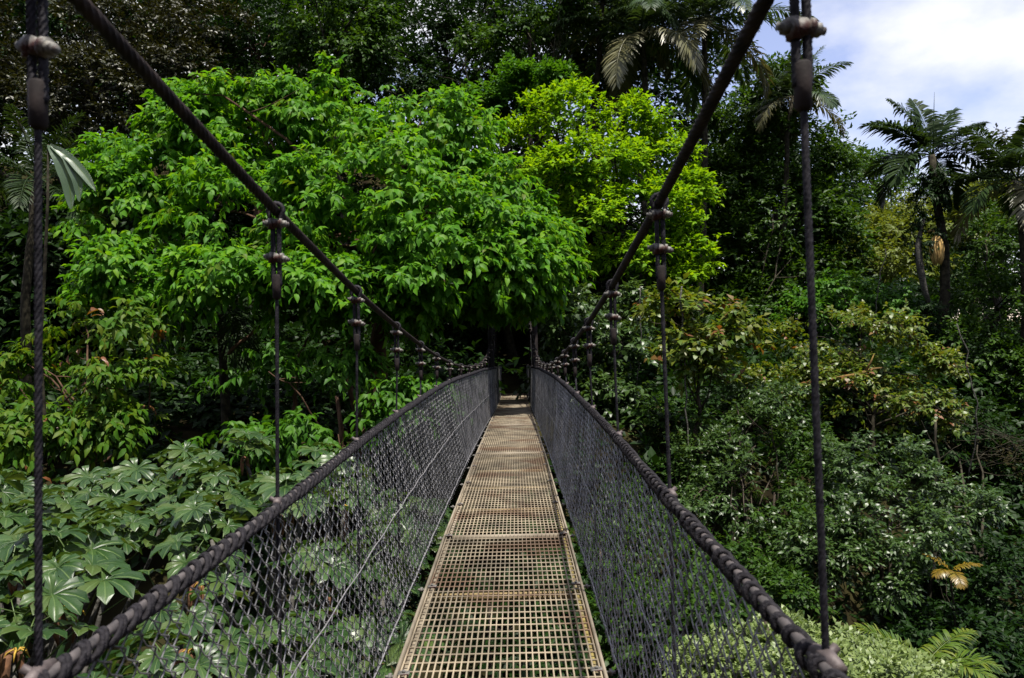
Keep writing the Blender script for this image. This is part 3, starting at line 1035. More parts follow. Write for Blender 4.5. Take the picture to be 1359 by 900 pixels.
# those under and beside the deck, seen through the mesh
tips = np.array(tips)
seeds = [(-5.9, 9.3), (-3.2, 10.2), (-1.8, 7.6), (-4.2, 6.9), (-2.3, 4.6), (-7.0, 11.3)]
CLAB = ['cecropia tree with large hand-shaped leaves at the left edge of the picture',
        'farthest cecropia tree, its hand-shaped leaves below the dark second hanger',
        'cecropia tree seen through the left chain-link panels near the deck',
        'cecropia tree with yellow catkins in the middle of the lower left leaf mass',
        'nearest cecropia tree directly under the left hand cable',
        'cecropia tree at the back left, under the low boughs of the bright tree']
asg = np.array([np.argmin([np.hypot(t[0] - s[0], t[1] - s[1]) for s in seeds]) for t in tips])
for i, s in enumerate(seeds):
    if (asg == i).any():
        cecropia(CLAB[i], tips[asg == i], s)

# ------------------------------------------------------------------ the big bright tree left of the far tower
BR = [(330, 175, 105, 62, 24), (430, 150, 85, 48, 24), (565, 190, 95, 62, 23.3), (620, 262, 80, 55, 22.5), (670, 318, 66, 42, 21.5), (690, 350, 50, 30, 21),
      (235, 225, 105, 70, 24), (165, 285, 80, 55, 22.5), (330, 290, 130, 85, 21.5), (470, 270, 125, 90, 21), (585, 320, 115, 80, 20.5),
      (520, 385, 90, 42, 19.8), (640, 355, 80, 32, 20.3), (190, 370, 85, 42, 20.8), (310, 370, 80, 40, 20), (430, 385, 80, 40, 19.8), (250, 160, 60, 40, 24.5), (660, 345, 40, 22, 22), (690, 388, 40, 18, 22.5), (650, 392, 26, 12, 22), (675, 300, 60, 40, 25.5), (730, 325, 34, 24, 26), (630, 310, 60, 45, 26), (700, 350, 40, 25, 26.5), (722, 355, 36, 18, 21.4), (560, 410, 45, 22, 20.3)]  # rear lobes over the tower are added out of view to shade its posts
bright_root = tree('broadleaf_tree', 'big bright green tree with drooping glossy leaves overhanging the far left of the bridge', 'tree',
     [PL(*q) for q in BR], 'bright', 'bright', nsub=28, ntw=15, base=P(470, 520, 22.5)[:2], tr=0.3, bark='barkred', nb=26, leafparts=290, sub_r=0.34, extra=('bough', 0.10), k=9, gap=0.22, gsize=2.0)
LB = [(140, 440, 80, 28, 19.3), (60, 505, 70, 28, 18.6), (170, 515, 70, 28, 18.4), (50, 575, 70, 24, 17.5), (150, 565, 40, 18, 18)]
tree('broadleaf_tree', 'low boughs with long yellowish drooping leaves behind the near left hanger', 'tree',
     [PL(*q) for q in LB], 'bough', 'bough', nsub=18, ntw=12, gap=0.42, gsize=2.2, base=P(120, 640, 20)[:2], tr=0.16, bark='barkred', nb=14, leafparts=0, extra=('red', 0.04))
LB = [(340, 495, 55, 18, 18.8), (405, 580, 50, 26, 18), (330, 590, 45, 18, 18), (475, 575, 50, 30, 18), (540, 545, 50, 34, 19), (450, 480, 30, 14, 19.4), (575, 500, 22, 16, 20)]
tree('broadleaf_tree', 'young green tree between the second and fourth left hangers, under the big bright tree', 'tree',
     [PL(*q) for q in LB], 'bough', 'fresh', nsub=12, ntw=9, gap=0.4, gsize=2.0, base=P(430, 640, 18.5)[:2], tr=0.12, bark='barkred', nb=5)

for pth, r0 in (([(478, 565, 21.5), (462, 510, 21.3), (448, 478, 21.2), (430, 455, 21)], 0.13), ([(388, 560, 20.5), (392, 505, 20.4), (398, 470, 20.3), (408, 448, 20.2)], 0.07),
                ([(448, 478, 21.2), (470, 440, 21.3), (500, 410, 21.5)], 0.07), ([(300, 470, 20.5), (360, 420, 20.5), (420, 380, 20.6)], 0.05)):
    o_ = np.array(bright_root.location)
    c = np.array([P(*q) for q in pth]) - o_
    if r0 > 0.1:
        c = np.concatenate([[np.array((c[0][0], c[0][1], 0.0))], c])
    mb = MB()
    g = np.linspace(0, len(c) - 1, 14)
    c = np.stack([np.interp(g, np.arange(len(c)), c[:, k]) for k in range(3)], 1) + rng.normal(size=(14, 3)) * 0.03
    mb.tube(c, np.linspace(r0, r0 * 0.4, 14), 8)
    mb.build('branch', M['barkred'], bright_root, True)

# yellow-green tree with layered pads
YG = [(752, 156, 72, 26, 33), (827, 171, 62, 26, 33), (882, 211, 48, 24, 33), (712, 181, 50, 22, 33.5), (897, 256, 40, 24, 32.5), (897, 316, 45, 26, 32), (792, 221, 70, 28, 31.5),
      (737, 241, 60, 28, 31.5), (852, 276, 60, 28, 31), (772, 291, 70, 30, 31), (842, 346, 60, 24, 31), (912, 346, 30, 24, 31.5), (722, 306, 40, 28, 31.5), (897, 371, 28, 18, 31)]
tree('broadleaf_tree', 'yellow-green tree with leaves in layered pads behind the right main cable', 'tree',
     [PL(*q) for q in YG], 'lime', 'lime', nsub=22, ntw=13, base=P(815, 480, 33)[:2], tr=0.28, bark='barkdark', nb=18, sub_r=0.4, flat=0.45, low=0.8, gap=0.2, gsize=2.6, extra=('fresh', 0.1))

# grey-green tree right of the far tower
GG = [(770, 430, 60, 40, 27), (820, 470, 50, 50, 27), (755, 500, 45, 40, 27.5), (800, 545, 60, 40, 26), (840, 590, 40, 40, 25), (740, 410, 40, 26, 28), (835, 410, 35, 24, 28)]
tree('understorey_tree', 'grey-green tree with pale leaves close to the right of the far tower', 'tree',
     [PL(*q) for q in GG], 'large', 'grey', nsub=20, ntw=9, base=P(790, 640, 27)[:2], tr=0.14, bark='barkdark', nb=14)

tree('broadleaf_tree', 'dark dense tree added to shade the landing behind the far tower', 'tree',  # added behind the front crowns to block sun over the landing
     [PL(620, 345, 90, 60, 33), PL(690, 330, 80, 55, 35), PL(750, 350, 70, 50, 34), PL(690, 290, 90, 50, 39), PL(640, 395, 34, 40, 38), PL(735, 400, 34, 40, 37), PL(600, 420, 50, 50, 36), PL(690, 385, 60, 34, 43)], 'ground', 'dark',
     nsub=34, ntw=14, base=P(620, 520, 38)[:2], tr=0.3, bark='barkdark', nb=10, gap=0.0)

# right side, near and middle
tree('understorey_tree', 'slender tree with large pale leaves just right of the second right hanger', 'tree',
     [PL(910, 420, 42, 28, 22), PL(955, 450, 45, 26, 22), PL(905, 470, 40, 30, 22), PL(940, 505, 45, 26, 22)], 'large', 'olive', nsub=14, ntw=8, base=P(930, 640, 22.3)[:2], tr=0.08, bark='bark', nb=12, extra=('red', 0.07), gap=0.3)
OL = [(1080, 460, 70, 34, 27), (1150, 440, 70, 30, 27), (1200, 480, 60, 36, 26.5), (1110, 520, 80, 30, 26), (1040, 510, 60, 30, 26), (1190, 540, 70, 30, 25.5), (1240, 500, 40, 40, 26), (1260, 560, 40, 30, 26)]
tree('understorey_tree', 'olive tree with rusty young leaves behind the near right hanger', 'tree',
     [PL(*q) for q in OL], 'large', 'olive', nsub=24, ntw=13, base=P(1140, 680, 26)[:2], tr=0.14, bark='barkdark', nb=16, extra=('red', 0.05), Ls=0.75, sub_r=0.3, gap=0.5, gsize=2.2)
fr = thing('mossy_limb', 'fallen orange mossy limb caught in the olive tree', 'branch', tuple(P(1120, 500, 25.2)))
mb = MB()
o_ = np.array(fr.location)
mb.tube(np.array([P(1070, 512, 25.6), P(1100, 505, 25.2), P(1120, 500, 25.1), P(1140, 497, 25.1), P(1157, 490, 25.3), P(1172, 488, 25.6)]) - o_, [0.05, 0.05, 0.055, 0.06, 0.045, 0.02], 8)
mb.tube(np.array([P(1148, 494, 25.2), P(1156, 480, 25.1), P(1160, 470, 25.2)]) - o_, [0.05, 0.03, 0.012], 6)
mb.build('limb', M['moss'], fr, True)

GS = [(960, 560, 60, 40, 21.5), (1010, 590, 55, 45, 21), (945, 620, 55, 45, 20.5), (1000, 660, 60, 50, 19.5), (940, 690, 60, 45, 19), (1020, 540, 40, 35, 22)]
tree('shrub', 'grey-green small-leaved shrub right of the second right hanger, under the slender tree', 'shrub',
     [PL(*q) for q in GS], 'shrub', 'grey', nsub=22, ntw=18, sub_r=0.28, gap=0.5, gsize=1.5, base=P(975, 800, 20)[:2], tr=0.09, nb=16, stems=3)
GS = [(1150, 620, 70, 40, 20), (1210, 650, 70, 45, 19.5), (1120, 670, 60, 45, 19), (1180, 710, 75, 45, 18.5), (1250, 680, 50, 28, 19.5), (1100, 730, 50, 40, 18), (1150, 760, 60, 35, 18), (1290, 670, 40, 18, 20)]
tree('shrub', 'spreading grey-green shrub right of the near right hanger', 'shrub',
     [PL(*q) for q in GS], 'shrub', 'grey', nsub=22, ntw=20, sub_r=0.28, gap=0.5, gsize=1.5, base=P(1160, 860, 18.5)[:2], tr=0.09, nb=16, stems=3)
GS = [(1060, 590, 40, 40, 22), (1070, 650, 35, 40, 21), (1050, 720, 40, 50, 19), (900, 560, 40, 30, 24), (880, 640, 40, 40, 22), (1040, 790, 50, 30, 17), (960, 760, 60, 40, 18)]
tree('shrub', 'mid green shrub in the gap directly behind the near right hanger', 'shrub',
     [PL(*q) for q in GS], 'shrub', 'mid', nsub=20, ntw=13, base=P(1050, 850, 19.5)[:2], tr=0.07, nb=12, stems=2)
GS = [(1080, 872, 60, 18, 10.5), (1150, 896, 75, 16, 10), (1035, 852, 40, 16, 11), (1000, 880, 55, 22, 10.3), (1200, 915, 60, 15, 9.8), (1100, 920, 120, 26, 9.3), (960, 905, 60, 30, 9.6)]
tree('shrub', 'pale green mounded creeper at the bottom right below the hand cable', 'shrub',
     [PL(*q) for q in GS], 'cover', 'pale', nsub=40, ntw=21, gap=0.3, gsize=0.7, base=P(1100, 980, 10.3)[:2], tr=0.05, nb=10, stems=2, low=0.9, flat=0.8)
GS = [(860, 760, 60, 60, 15), (880, 850, 70, 60, 12.5), (830, 840, 40, 60, 13), (930, 830, 60, 50, 13), (840, 700, 40, 40, 17), (800, 760, 40, 50, 16)]
tree('shrub', 'green shrub seen through the right chain-link panels', 'shrub',
     [PL(*q) for q in GS], 'shrub', 'mid', nsub=20, ntw=12, base=P(860, 960, 13.5)[:2], tr=0.06, nb=10, stems=2)
GS = [(660, 860, 90, 60, 11), (740, 800, 60, 50, 12), (560, 800, 50, 40, 13)]
tree('shrub', 'green shrub on the gorge floor seen through the deck grating', 'shrub',
     [PL(*q) for q in GS], 'shrub', 'dark', nsub=18, ntw=10, base=P(680, 980, 11.3)[:2], tr=0.05, nb=8)

# fresh green and dark trees on the right
GS = [(1110, 395, 55, 22, 36), (1160, 400, 60, 22, 36), (1090, 420, 45, 22, 35), (1180, 425, 45, 20, 35.5), (1215, 420, 30, 18, 36)]
tree('broadleaf_tree', 'fresh green low tree right of the near right hanger, above the olive tree', 'tree',
     [PL(*q) for q in GS], 'large', 'fresh', nsub=20, ntw=10, base=P(1130, 500, 36)[:2], tr=0.15, nb=10)
GS = [(1325, 330, 55, 40, 37), (1305, 400, 55, 45, 36.5), (1340, 420, 60, 60, 32), (1290, 480, 50, 50, 32), (1350, 530, 50, 60, 31), (1335, 290, 40, 25, 38)]
tree('broadleaf_tree', 'deep green dense tree at the right edge below the edge palm', 'tree',
     [PL(*q) for q in GS], 'small', 'mid', nsub=26, ntw=15, base=P(1320, 620, 32)[:2], tr=0.25, nb=10, bark='barkdark', Ls=1.2)
GS = [(1300, 590, 60, 50, 28), (1350, 650, 50, 70, 27), (1290, 760, 70, 50, 23), (1350, 800, 60, 70, 21), (1230, 790, 60, 40, 22), (1330, 880, 60, 50, 18), (1240, 860, 60, 40, 17)]
tree('broadleaf_tree', 'very dark leafy tree filling the lower right corner', 'tree',
     [PL(*q) for q in GS], 'small', 'dark', nsub=26, ntw=14, base=P(1320, 960, 23)[:2], tr=0.2, nb=8, bark='barkdark')
GS = [(985, 170, 55, 40, 45), (1040, 130, 45, 40, 45), (1050, 210, 70, 50, 44), (960, 250, 50, 50, 44), (1030, 300, 80, 60, 43), (1100, 250, 40, 50, 44.5), (960, 350, 60, 60, 43), (1060, 390, 70, 50, 42), (980, 430, 70, 50, 41), (1110, 330, 35, 50, 43)]
tree('broadleaf_tree', 'tall dark green tree behind the near right hanger, against the sky', 'tree',
     [PL(*q) for q in GS], 'far', 'mid', nsub=40, ntw=20, base=P(1030, 500, 44)[:2], tr=0.35, nb=14, bark='barkdark', Ls=0.9)
GS = [(1150, 230, 40, 22, 62), (1190, 235, 40, 22, 62), (1120, 225, 30, 22, 61), (1170, 275, 60, 25, 60)]
tree('broadleaf_tree', 'distant dark tree on the skyline left of the fruiting palm', 'tree',
     [PL(*q) for q in GS], 'far', 'mid', nsub=22, ntw=12, base=P(1160, 330, 62)[:2], tr=0.3, nb=8, bark='barkdark')
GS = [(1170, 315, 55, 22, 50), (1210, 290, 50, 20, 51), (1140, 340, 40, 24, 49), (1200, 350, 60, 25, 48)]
tree('broadleaf_tree', 'pale olive tree coloured as in sun, left of the fruiting palm trunk', 'tree',
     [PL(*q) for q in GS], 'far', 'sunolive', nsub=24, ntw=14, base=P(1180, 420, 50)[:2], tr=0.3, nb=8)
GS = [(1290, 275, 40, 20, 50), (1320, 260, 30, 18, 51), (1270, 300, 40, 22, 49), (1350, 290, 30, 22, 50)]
tree('broadleaf_tree', 'pale olive tree coloured as in sun, right of the fruiting palm trunk', 'tree',
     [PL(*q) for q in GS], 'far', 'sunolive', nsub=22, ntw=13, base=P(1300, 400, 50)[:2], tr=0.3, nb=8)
GS = [(1320, 200, 40, 14, 58), (1350, 195, 40, 16, 58), (1290, 215, 30, 14, 58), (1345, 230, 40, 20, 57)]
tree('broadleaf_tree', 'thin airy tree on the skyline at the right edge', 'tree',
     [PL(*q) for q in GS], 'far', 'brown', nsub=9, ntw=5, base=P(1330, 330, 58)[:2], tr=0.2, nb=14)

# dark canopy along the top
GS = [(60, 60, 110, 70, 36), (170, 40, 100, 60, 36), (40, 150, 90, 60, 35), (230, 100, 80, 60, 36), (140, 130, 90, 60, 34), (260, 30, 70, 40, 38), (-60, 90, 80, 90, 35)]
tree('canopy_tree', 'brown-olive canopy tree with tiny glinting leaves in the top left corner', 'tree',
     [PL(*q) for q in GS], 'small', 'brown', nsub=40, ntw=20, base=P(100, 330, 37)[:2], tr=0.4, nb=24, bark='barkdark')
GS = [(340, 60, 60, 50, 40), (300, 120, 60, 50, 39), (390, 100, 60, 40, 41), (330, 10, 70, 40, 41)]
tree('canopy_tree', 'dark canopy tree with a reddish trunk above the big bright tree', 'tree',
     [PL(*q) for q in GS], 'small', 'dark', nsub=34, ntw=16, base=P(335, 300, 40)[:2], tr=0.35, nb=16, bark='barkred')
GS = [(430, 20, 60, 40, 37), (460, 75, 45, 30, 36.5), (410, 60, 40, 26, 37), (480, 20, 50, 30, 37.5), (500, 60, 30, 40, 37)]
tree('canopy_tree', 'green-tipped canopy tree at the top left of centre', 'tree',
     [PL(*q) for q in GS], 'large', 'mid', nsub=24, ntw=11, base=P(450, 300, 38)[:2], tr=0.3, nb=14, bark='barkdark')
GS = [(560, 40, 60, 50, 41), (620, 90, 60, 50, 40.5), (540, 110, 60, 40, 40), (650, 30, 60, 45, 42), (590, 140, 60, 30, 40)]
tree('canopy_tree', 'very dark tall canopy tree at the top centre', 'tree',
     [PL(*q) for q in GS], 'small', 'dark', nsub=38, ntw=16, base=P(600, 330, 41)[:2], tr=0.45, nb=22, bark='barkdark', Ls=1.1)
GS = [(720, 25, 55, 30, 37.5), (745, 10, 40, 26, 37), (690, 60, 50, 22, 38), (650, 65, 50, 22, 38)]
tree('canopy_tree', 'mid green canopy tree at the top, just left of the palms', 'tree',
     [PL(*q) for q in GS], 'large', 'mid', nsub=20, ntw=10, base=P(700, 330, 38)[:2], tr=0.28, nb=14, bark='barkdark')
GS = [(690, 112, 50, 14, 36), (720, 108, 35, 12, 36), (660, 130, 45, 18, 36.5), (680, 150, 60, 18, 37)]
tree('canopy_tree', 'small green tree crown between the bright tree and the yellow-green tree', 'tree',
     [PL(*q) for q in GS], 'lime', 'fresh', nsub=20, ntw=12, base=P(680, 330, 36.5)[:2], tr=0.2, nb=8, bark='barkdark', flat=0.5)
GS = [(800, 90, 50, 50, 44), (860, 110, 50, 40, 44), (780, 40, 40, 40, 45)]
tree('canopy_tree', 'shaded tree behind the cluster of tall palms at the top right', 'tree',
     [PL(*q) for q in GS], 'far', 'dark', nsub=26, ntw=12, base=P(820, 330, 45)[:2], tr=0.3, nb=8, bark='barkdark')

# bare thin trunks and the dark ones behind the tower
for px, d, r, lab in ((655, 43, 0.22, 'dark trunk in the shade behind the left tower post'), (700, 45, 0.2, 'dark trunk in the shade behind the right tower post'), (850, 38, 0.2, 'thick dark trunk below the yellow-green tree, at the right')):
    b0, t0 = P(px, 540, d), P(px + 4, 120, d + 1)
    b0[2] = float(gz(b0[0], b0[1])) - 0.1
    rt = thing('tree_trunk', lab, 'trunk', tuple(b0))
    mb = MB(); mb.tube(smooth_path(b0, t0, 9, 0.03) - b0, np.linspace(r, r * 0.6, 9), 10)
    mb.build('trunk', M['barkdark'], rt, True)

for px, py0, py1, d, r, lab in ((966, 590, 760, 20.2, 0.06, 'crooked dark trunk among the grey-green shrubs, right of the second right hanger'),
                                (1012, 560, 760, 20.6, 0.025, 'thin pale stem leaning among the shrubs, left of the near right hanger'),
                                (1230, 560, 800, 21.5, 0.05, 'dark stem rising through the spreading shrub right of the near hanger')):
    b0, t0 = P(px, py1, d), P(px + 12, py0, d + 0.3)
    b0[2] = float(gz(b0[0], b0[1])) - 0.1
    rt = thing('tree_trunk', lab, 'trunk', tuple(b0))
    mb = MB(); mb.tube(smooth_path(b0, t0, 12, 0.05, wig=0.006) - b0, np.linspace(r * 1.3, r * 0.6, 12), 8)
    mb.build('trunk', M['barkdark'], rt, True)
    for q in range(4):
        e = b0 + (t0 - b0) * rng.uniform(0.6, 0.95)
        mb = MB(); mb.tube(smooth_path(e, e + np.array((rng.uniform(-1, 1), rng.uniform(-.5, .3), rng.uniform(0.2, 1.0))), 6, 0.2) - b0, np.linspace(r * 0.5, 0.006, 6), 5)
        mb.build('branch', M['barkdark'], rt, True)
# leafless dark twigs at the right edge
b0 = P(1345, 610, 22)
rt = thing('dead_branch', 'leafless dark twigs lying over the dark trees at the right edge', 'branch', tuple(b0))
for q in range(13):
    a = P(1362 + rng.uniform(-20, 30), 592 + rng.uniform(-14, 22), 22 + rng.uniform(-.4, .4))
    e = P(1250 + rng.uniform(-20, 90), 585 + rng.uniform(-50, 50), 22 + rng.uniform(-.5, .5))
    mb = MB(); pth = smooth_path(a, e, 8, 0.16, wig=0.02); mb.tube(pth - b0, np.linspace(rng.uniform(0.008, 0.018), 0.003, 8), 5)
    for w in range(3):
        j = pth[rng.integers(2, 7)]
        mb.tube(smooth_path(j, j + rng.normal(size=3) * np.array((.35, .2, .25)), 4, 0.2) - b0, np.linspace(0.008, 0.003, 4), 4)
    mb.build('twig', M['barkdark'], rt, True)
# hanging lianas
for px, py0, py1, d, lab in ((905, 380, 620, 21.5, 'thin woody liana hanging through the slender tree right of the second right hanger'),
                             (1175, 330, 470, 34, 'thin woody liana hanging left of the fruiting palm trunk'),
                             (1270, 430, 640, 25, 'long woody liana hanging right of the olive tree'),
                             (850, 380, 520, 26, 'thin woody liana hanging below the yellow-green tree')):
    a, e = P(px, py0, d), P(px + rng.uniform(-20, 20), py1, d + rng.uniform(-.5, .5))
    rt = thing('liana', lab, 'liana', tuple(a), 'lianas hanging in the forest')
    mb = MB(); mb.tube(smooth_path(a, e, 14, 0.07, wig=0.008) - a, np.full(14, 0.022), 5)
    mb.build('stem', M['barkgrey'], rt, True)

# ------------------------------------------------------------------ palms
palm('palm_tree', 'tallest palm at the top, right of centre, with fronds over the sky', 'palm', P(935, 30, 39), P(925, 420, 40)[:2], L=5.8, n=22, tr=0.17, bark='barkdark', nl=80, ll=1.0, wid=0.085, mat='palmtop', group='palms at the top right')
palm('palm_tree', 'palm with drooping fronds above the yellow-green tree', 'palm', P(850, 45, 38), P(845, 420, 39)[:2], L=5.6, n=22, tr=0.16, bark='barkdark', nl=76, ll=1.0, wid=0.085, mat='palmtop', group='palms at the top right', dry=4)
palm('palm_tree', 'leftmost of the tall palms at the top right, its crown partly above the picture', 'palm', P(800, 5, 40), P(800, 420, 41)[:2], L=5.8, n=22, tr=0.16, bark='barkdark', nl=76, ll=1.0, wid=0.085, mat='palmtop', group='palms at the top right', dry=3)
palm('palm_tree', 'shorter palm right of the main cable with a frond against the sky', 'palm', P(1052, 128, 42), P(1040, 420, 43)[:2], L=3.6, n=14, tr=0.15, bark='barkdark', nl=60, ll=0.85, wid=0.08, mat='palmtop', group='palms at the top right', dry=3)
# the fruiting palm
root, org = palm('palm_tree', 'palm on the right with a shaggy trunk and a tan hanging fruit cluster', 'palm', P(1236, 206, 34), P(1238, 470, 34)[:2], L=3.3, n=12, tr=0.2, nl=74, ll=1.0, wid=0.095,
                 azs=[1.7, 2.6, 0.5, 2.95, 0.1, 3.3, 0.35, 2.2, 0.2, 3.7, 2.4, 0.7], dry=0, bark='barkdark', emax=1.4)
cs = [PL(1234, 262, 20, 38, 33.9), PL(1228, 312, 17, 26, 33.9), PL(1242, 240, 18, 20, 33.9), PL(1240, 425, 20, 30, 33.9), PL(1236, 455, 24, 20, 33.9)]
Pt, O, C = lobes_to_twigs(cs, 16, 10, 0.4)
p_, a_, n_, l_ = sprays(Pt, O, 7, 0.2, 0.3, 0.9)
V, T = leaves_mesh(p_ - org, a_, n_, l_, 0.35)
sk = link('epiphytes', mesh_from('epiphytes', V, [T], LM['dark']), root); sk['kind'] = 'stuff'
mb = MB()
mb.tube(np.array([P(1226, 290, 33.75), P(1218, 325, 33.7), P(1221, 355, 33.7), P(1227, 385, 33.7), P(1238, 418, 33.85)]) - org, [0.05, 0.13, 0.15, 0.13, 0.04], 9)
mb.build('bare_trunk_patch', M['barkgrey'], root, True)
pc = P(1243, 331, 33.5) - org
fc = link('fruit_cluster', None, root); fc.location = pc
for q in range(46):
    a = rng.uniform(0, 2 * np.pi)
    rr_, ln_ = 0.27 * math.sqrt(rng.uniform(0.03, 1)), rng.uniform(0.85, 1.12)
    c_, s_ = math.cos(a), math.sin(a)
    w_ = rng.normal(size=2) * 0.02
    mb = MB()
    mb.tube([(c_ * 0.04, s_ * 0.04, 0.62), (c_ * rr_ * 0.8, s_ * rr_ * 0.8, 0.42), (c_ * rr_ * 1.15 + w_[0], s_ * rr_ * 1.15 + w_[1], 0.05), (c_ * rr_, s_ * rr_, -0.36 * ln_), (c_ * rr_ * 0.6, s_ * rr_ * 0.6, -0.64 * ln_)],
            [0.015, 0.032, 0.040, 0.034, 0.012], 5)
    mb.build('fruit_strand', M['straw'], fc, True)
mb = MB()
mb.tube([(0, 0, 0.6), (-0.05, 0.15, 0.85), (-0.15, 0.4, 0.8)], [0.04, 0.045, 0.05], 6)
mb.build('fruit_stalk', M['straw'], fc, True)
mb = MB()
mb.tube(np.array([P(1238, 215, 34), P(1239, 170, 34), P(1240, 122, 34)]) - org, [0.05, 0.03, 0.006], 6)
mb.build('spear_leaf', LM['palm'], root, True)

palm('palm_tree', 'palm cut by the right edge with arching fronds', 'palm', P(1350, 238, 32), P(1352, 480, 32)[:2], L=3.4, n=16, tr=0.17, nl=64, ll=0.95, wid=0.085, dry=2, bark='barkdark')
# small yellow palms, lower right
palm('small_palm', 'small palm with yellow-green fronds in the lower right shade', 'palm', P(1226, 884, 12), P(1230, 960, 12.3)[:2], L=1.05, n=8, mat='palmyel', tr=0.035, nl=44, ll=0.36, wid=0.035, azs=[2.75, 0.4, 3.3, 5.9, 5.2, 2.3, 4.2, 0.8], dry=0, emin=0.15, emax=0.75)
palm('small_palm', 'golden-leaved small palm above the bottom right shrubs', 'palm', P(1262, 758, 17), P(1265, 880, 17.3)[:2], L=0.62, n=4, mat='palmgold', tr=0.03, nl=24, ll=0.2, wid=0.035, azs=[2.75, -0.3, 3.6, 4.6], dry=0, bark='barkdark', emin=0.2, emax=0.75)
# dark palms in the shade on the left
palm('palm_tree', 'dark spiky palm in the shade at the left edge', 'palm', P(50, 240, 26), P(40, 520, 26.5)[:2], L=3.2, n=14, tr=0.15, nl=52, ll=0.7, wid=0.04, dry=0, bark='barkdark')
palm('palm_tree', 'shaded palm with hanging fronds under the big bright tree', 'palm', P(290, 400, 23.5), P(300, 560, 24)[:2], L=2.8, n=12, tr=0.14, nl=52, ll=0.75, wid=0.045, dry=0, bark='barkdark', emin=-0.5, emax=0.7)

# the pale broad leaf hanging in the top left
bl_root = thing('broad_leaved_plant', 'pale split broad leaf drooping from the shade at the upper left', 'plant', tuple(P(64, 192, 17)))
o_ = np.array(bl_root.location)
for (pts, w) in (([(66, 193), (82, 212), (92, 240), (95, 278)], 0.17), ([(68, 194), (90, 208), (104, 240), (106, 268)], 0.12), ([(70, 198), (95, 212), (115, 235), (127, 254)], 0.10), ([(70, 197), (100, 225), (118, 250)], 0.05)):
    c = np.array([P(px, py, 17 - 0.02 * i) for i, (px, py) in enumerate(pts)]) - o_
    s = np.linspace(0, 1, len(c)); g = np.linspace(0, 1, 12)
    c = np.stack([np.interp(g, s, c[:, k]) for k in range(3)], 1)
    t = norm(np.gradient(c, axis=0)); side = norm(np.cross(t, np.array((0.2, -1.0, 0.5))))
    ww = w * np.sin(np.pi * np.clip(g * 0.92 + 0.05, 0, 1)) ** 0.7
    V, UV = [], []
    for u in (-1, 0, 1):
        V.append(c + side * (u * ww)[:, None] + np.array((0, -0.03, 0.02)) * abs(u))
        UV += [(u, q * 2, 0) for q in g]
    V = np.concatenate(V)
    Q = [(k * 12 + i, k * 12 + i + 1, (k + 1) * 12 + i + 1, (k + 1) * 12 + i) for k in range(2) for i in range(11)]
    link('leaf', mesh_from('leaf', V, [np.array(Q)], LM['banana'], True, UV), bl_root)
mb = MB()
st0 = np.array((o_[0] - 0.5, o_[1] + 0.6, float(gz(o_[0] - 0.5, o_[1] + 0.6)) - 0.1))
mb.tube(smooth_path(st0, o_, 9, 0.04) - o_, np.linspace(0.09, 0.02, 9), 8)
mb.build('stem', M['barkdark'], bl_root, True)

# ------------------------------------------------------------------ far forest and undergrowth (masses nobody could count)


def mass(name, label, lobes, kind, mat, nsub, ntw, Ls=1.0, k=None, low=0.5):
    Pt, O, C = lobes_to_twigs(lobes, nsub, ntw, 0.36, 0.8, low=low)
    kd = KIND[kind]
    p, a, n, l = sprays(Pt, O, k or kd['k'], kd['L'] * Ls, kd['twl'] * Ls, kd['droop'], up=kd['up'])
    V, T = leaves_mesh(p, a, n, l, kd['wr'], kd['curl'], kd['lod'])
    o = link(name, mesh_from(name, V, [T], LM[mat]))
    o['kind'] = 'stuff'
    o['label'] = label
    return o


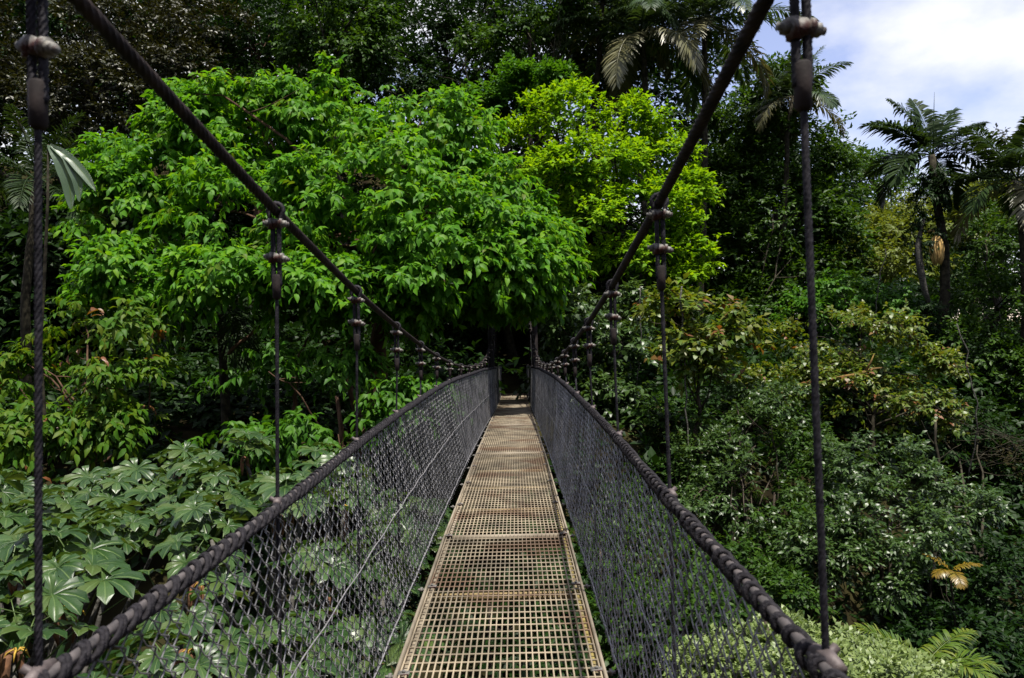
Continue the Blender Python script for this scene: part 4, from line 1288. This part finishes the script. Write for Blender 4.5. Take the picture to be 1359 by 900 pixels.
lob = []
for px in range(-160, 1060, 70):
    for py, d in ((0, 62), (70, 58), (150, 54), (230, 52), (310, 49), (390, 47)):
        if px > 930 and py < 120:
            continue
        lob.append(PL(px + rng.uniform(-25, 25), py + rng.uniform(-25, 25) + (130 if px > 1000 else 0), 70, 55, d + rng.uniform(-2, 2)))
for px in range(940, 1130, 40):
    for py, d in ((200, 58), (260, 56), (330, 54), (400, 50)):
        if px > 1080 and py < 240:
            continue
        lob.append(PL(px, py + rng.uniform(-10, 20), 45, 38, d))
for py in (350, 420, 480):
    for px in (-120, -50, 20, 90):
        lob.append(PL(px, py, 60, 40, 33))
for px in range(-160, 900, 80):
    lob.append(PL(px, -40, 75, 50, 60))
for px in range(-120, 500, 75):
    for py in (0, 75, 150):
        lob.append(PL(px + rng.uniform(-20, 20), py + rng.uniform(-15, 15), 60, 46, 46))
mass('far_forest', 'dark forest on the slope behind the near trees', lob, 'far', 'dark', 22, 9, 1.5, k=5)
lob = []
for px in range(1060, 1480, 60):
    for py, d in ((330, 66), (390, 58), (450, 50), (520, 44), (285, 70), (320, 76)):
        lob.append(PL(px + rng.uniform(-20, 20), py + rng.uniform(-15, 15), 55, 40, d))
for px in range(1110, 1300, 45):
    for py in (330, 365, 400):
        lob.append(PL(px, py, 42, 30, 63))
mass('far_wood', 'shaded wood on the lower slope at the right', lob, 'far', 'dark', 22, 9, 1.35, k=6)
# undergrowth on the ground of the gorge
lob = []
for q in range(800):
    x, y = rng.uniform(-24, 32), rng.uniform(7, 40)
    if abs(x) < 1.6 and y > 22:
        continue
    if abs(x) > 0.72 * y + 3:
        continue
    r = rng.uniform(0.5, 1.3)
    lob.append((np.array((x, y, float(gz(x, y)) + 0.35 * r)), (r, r, r * 0.8)))
for q in range(560):
    x, y = rng.uniform(-38, 30), rng.uniform(27, 62)
    if abs(x) < 1.7 and y < 41.5:
        continue
    if abs(x) > 0.72 * y + 3:
        continue
    r = rng.uniform(0.9, 2.0)
    lob.append((np.array((x, y, float(gz(x, y)) + 0.4 * r)), (r, r, r * 0.9)))
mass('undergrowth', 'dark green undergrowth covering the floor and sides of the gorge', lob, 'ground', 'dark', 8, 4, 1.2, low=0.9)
lob = []
for q in range(200):
    x, y = rng.normal() * 2.6, rng.uniform(40.5, 47)
    r = rng.uniform(0.6, 1.4)
    lob.append((np.array((x, y, float(gz(x, y)) + rng.uniform(0.2, 4.5))), (r, r, r * 0.8)))
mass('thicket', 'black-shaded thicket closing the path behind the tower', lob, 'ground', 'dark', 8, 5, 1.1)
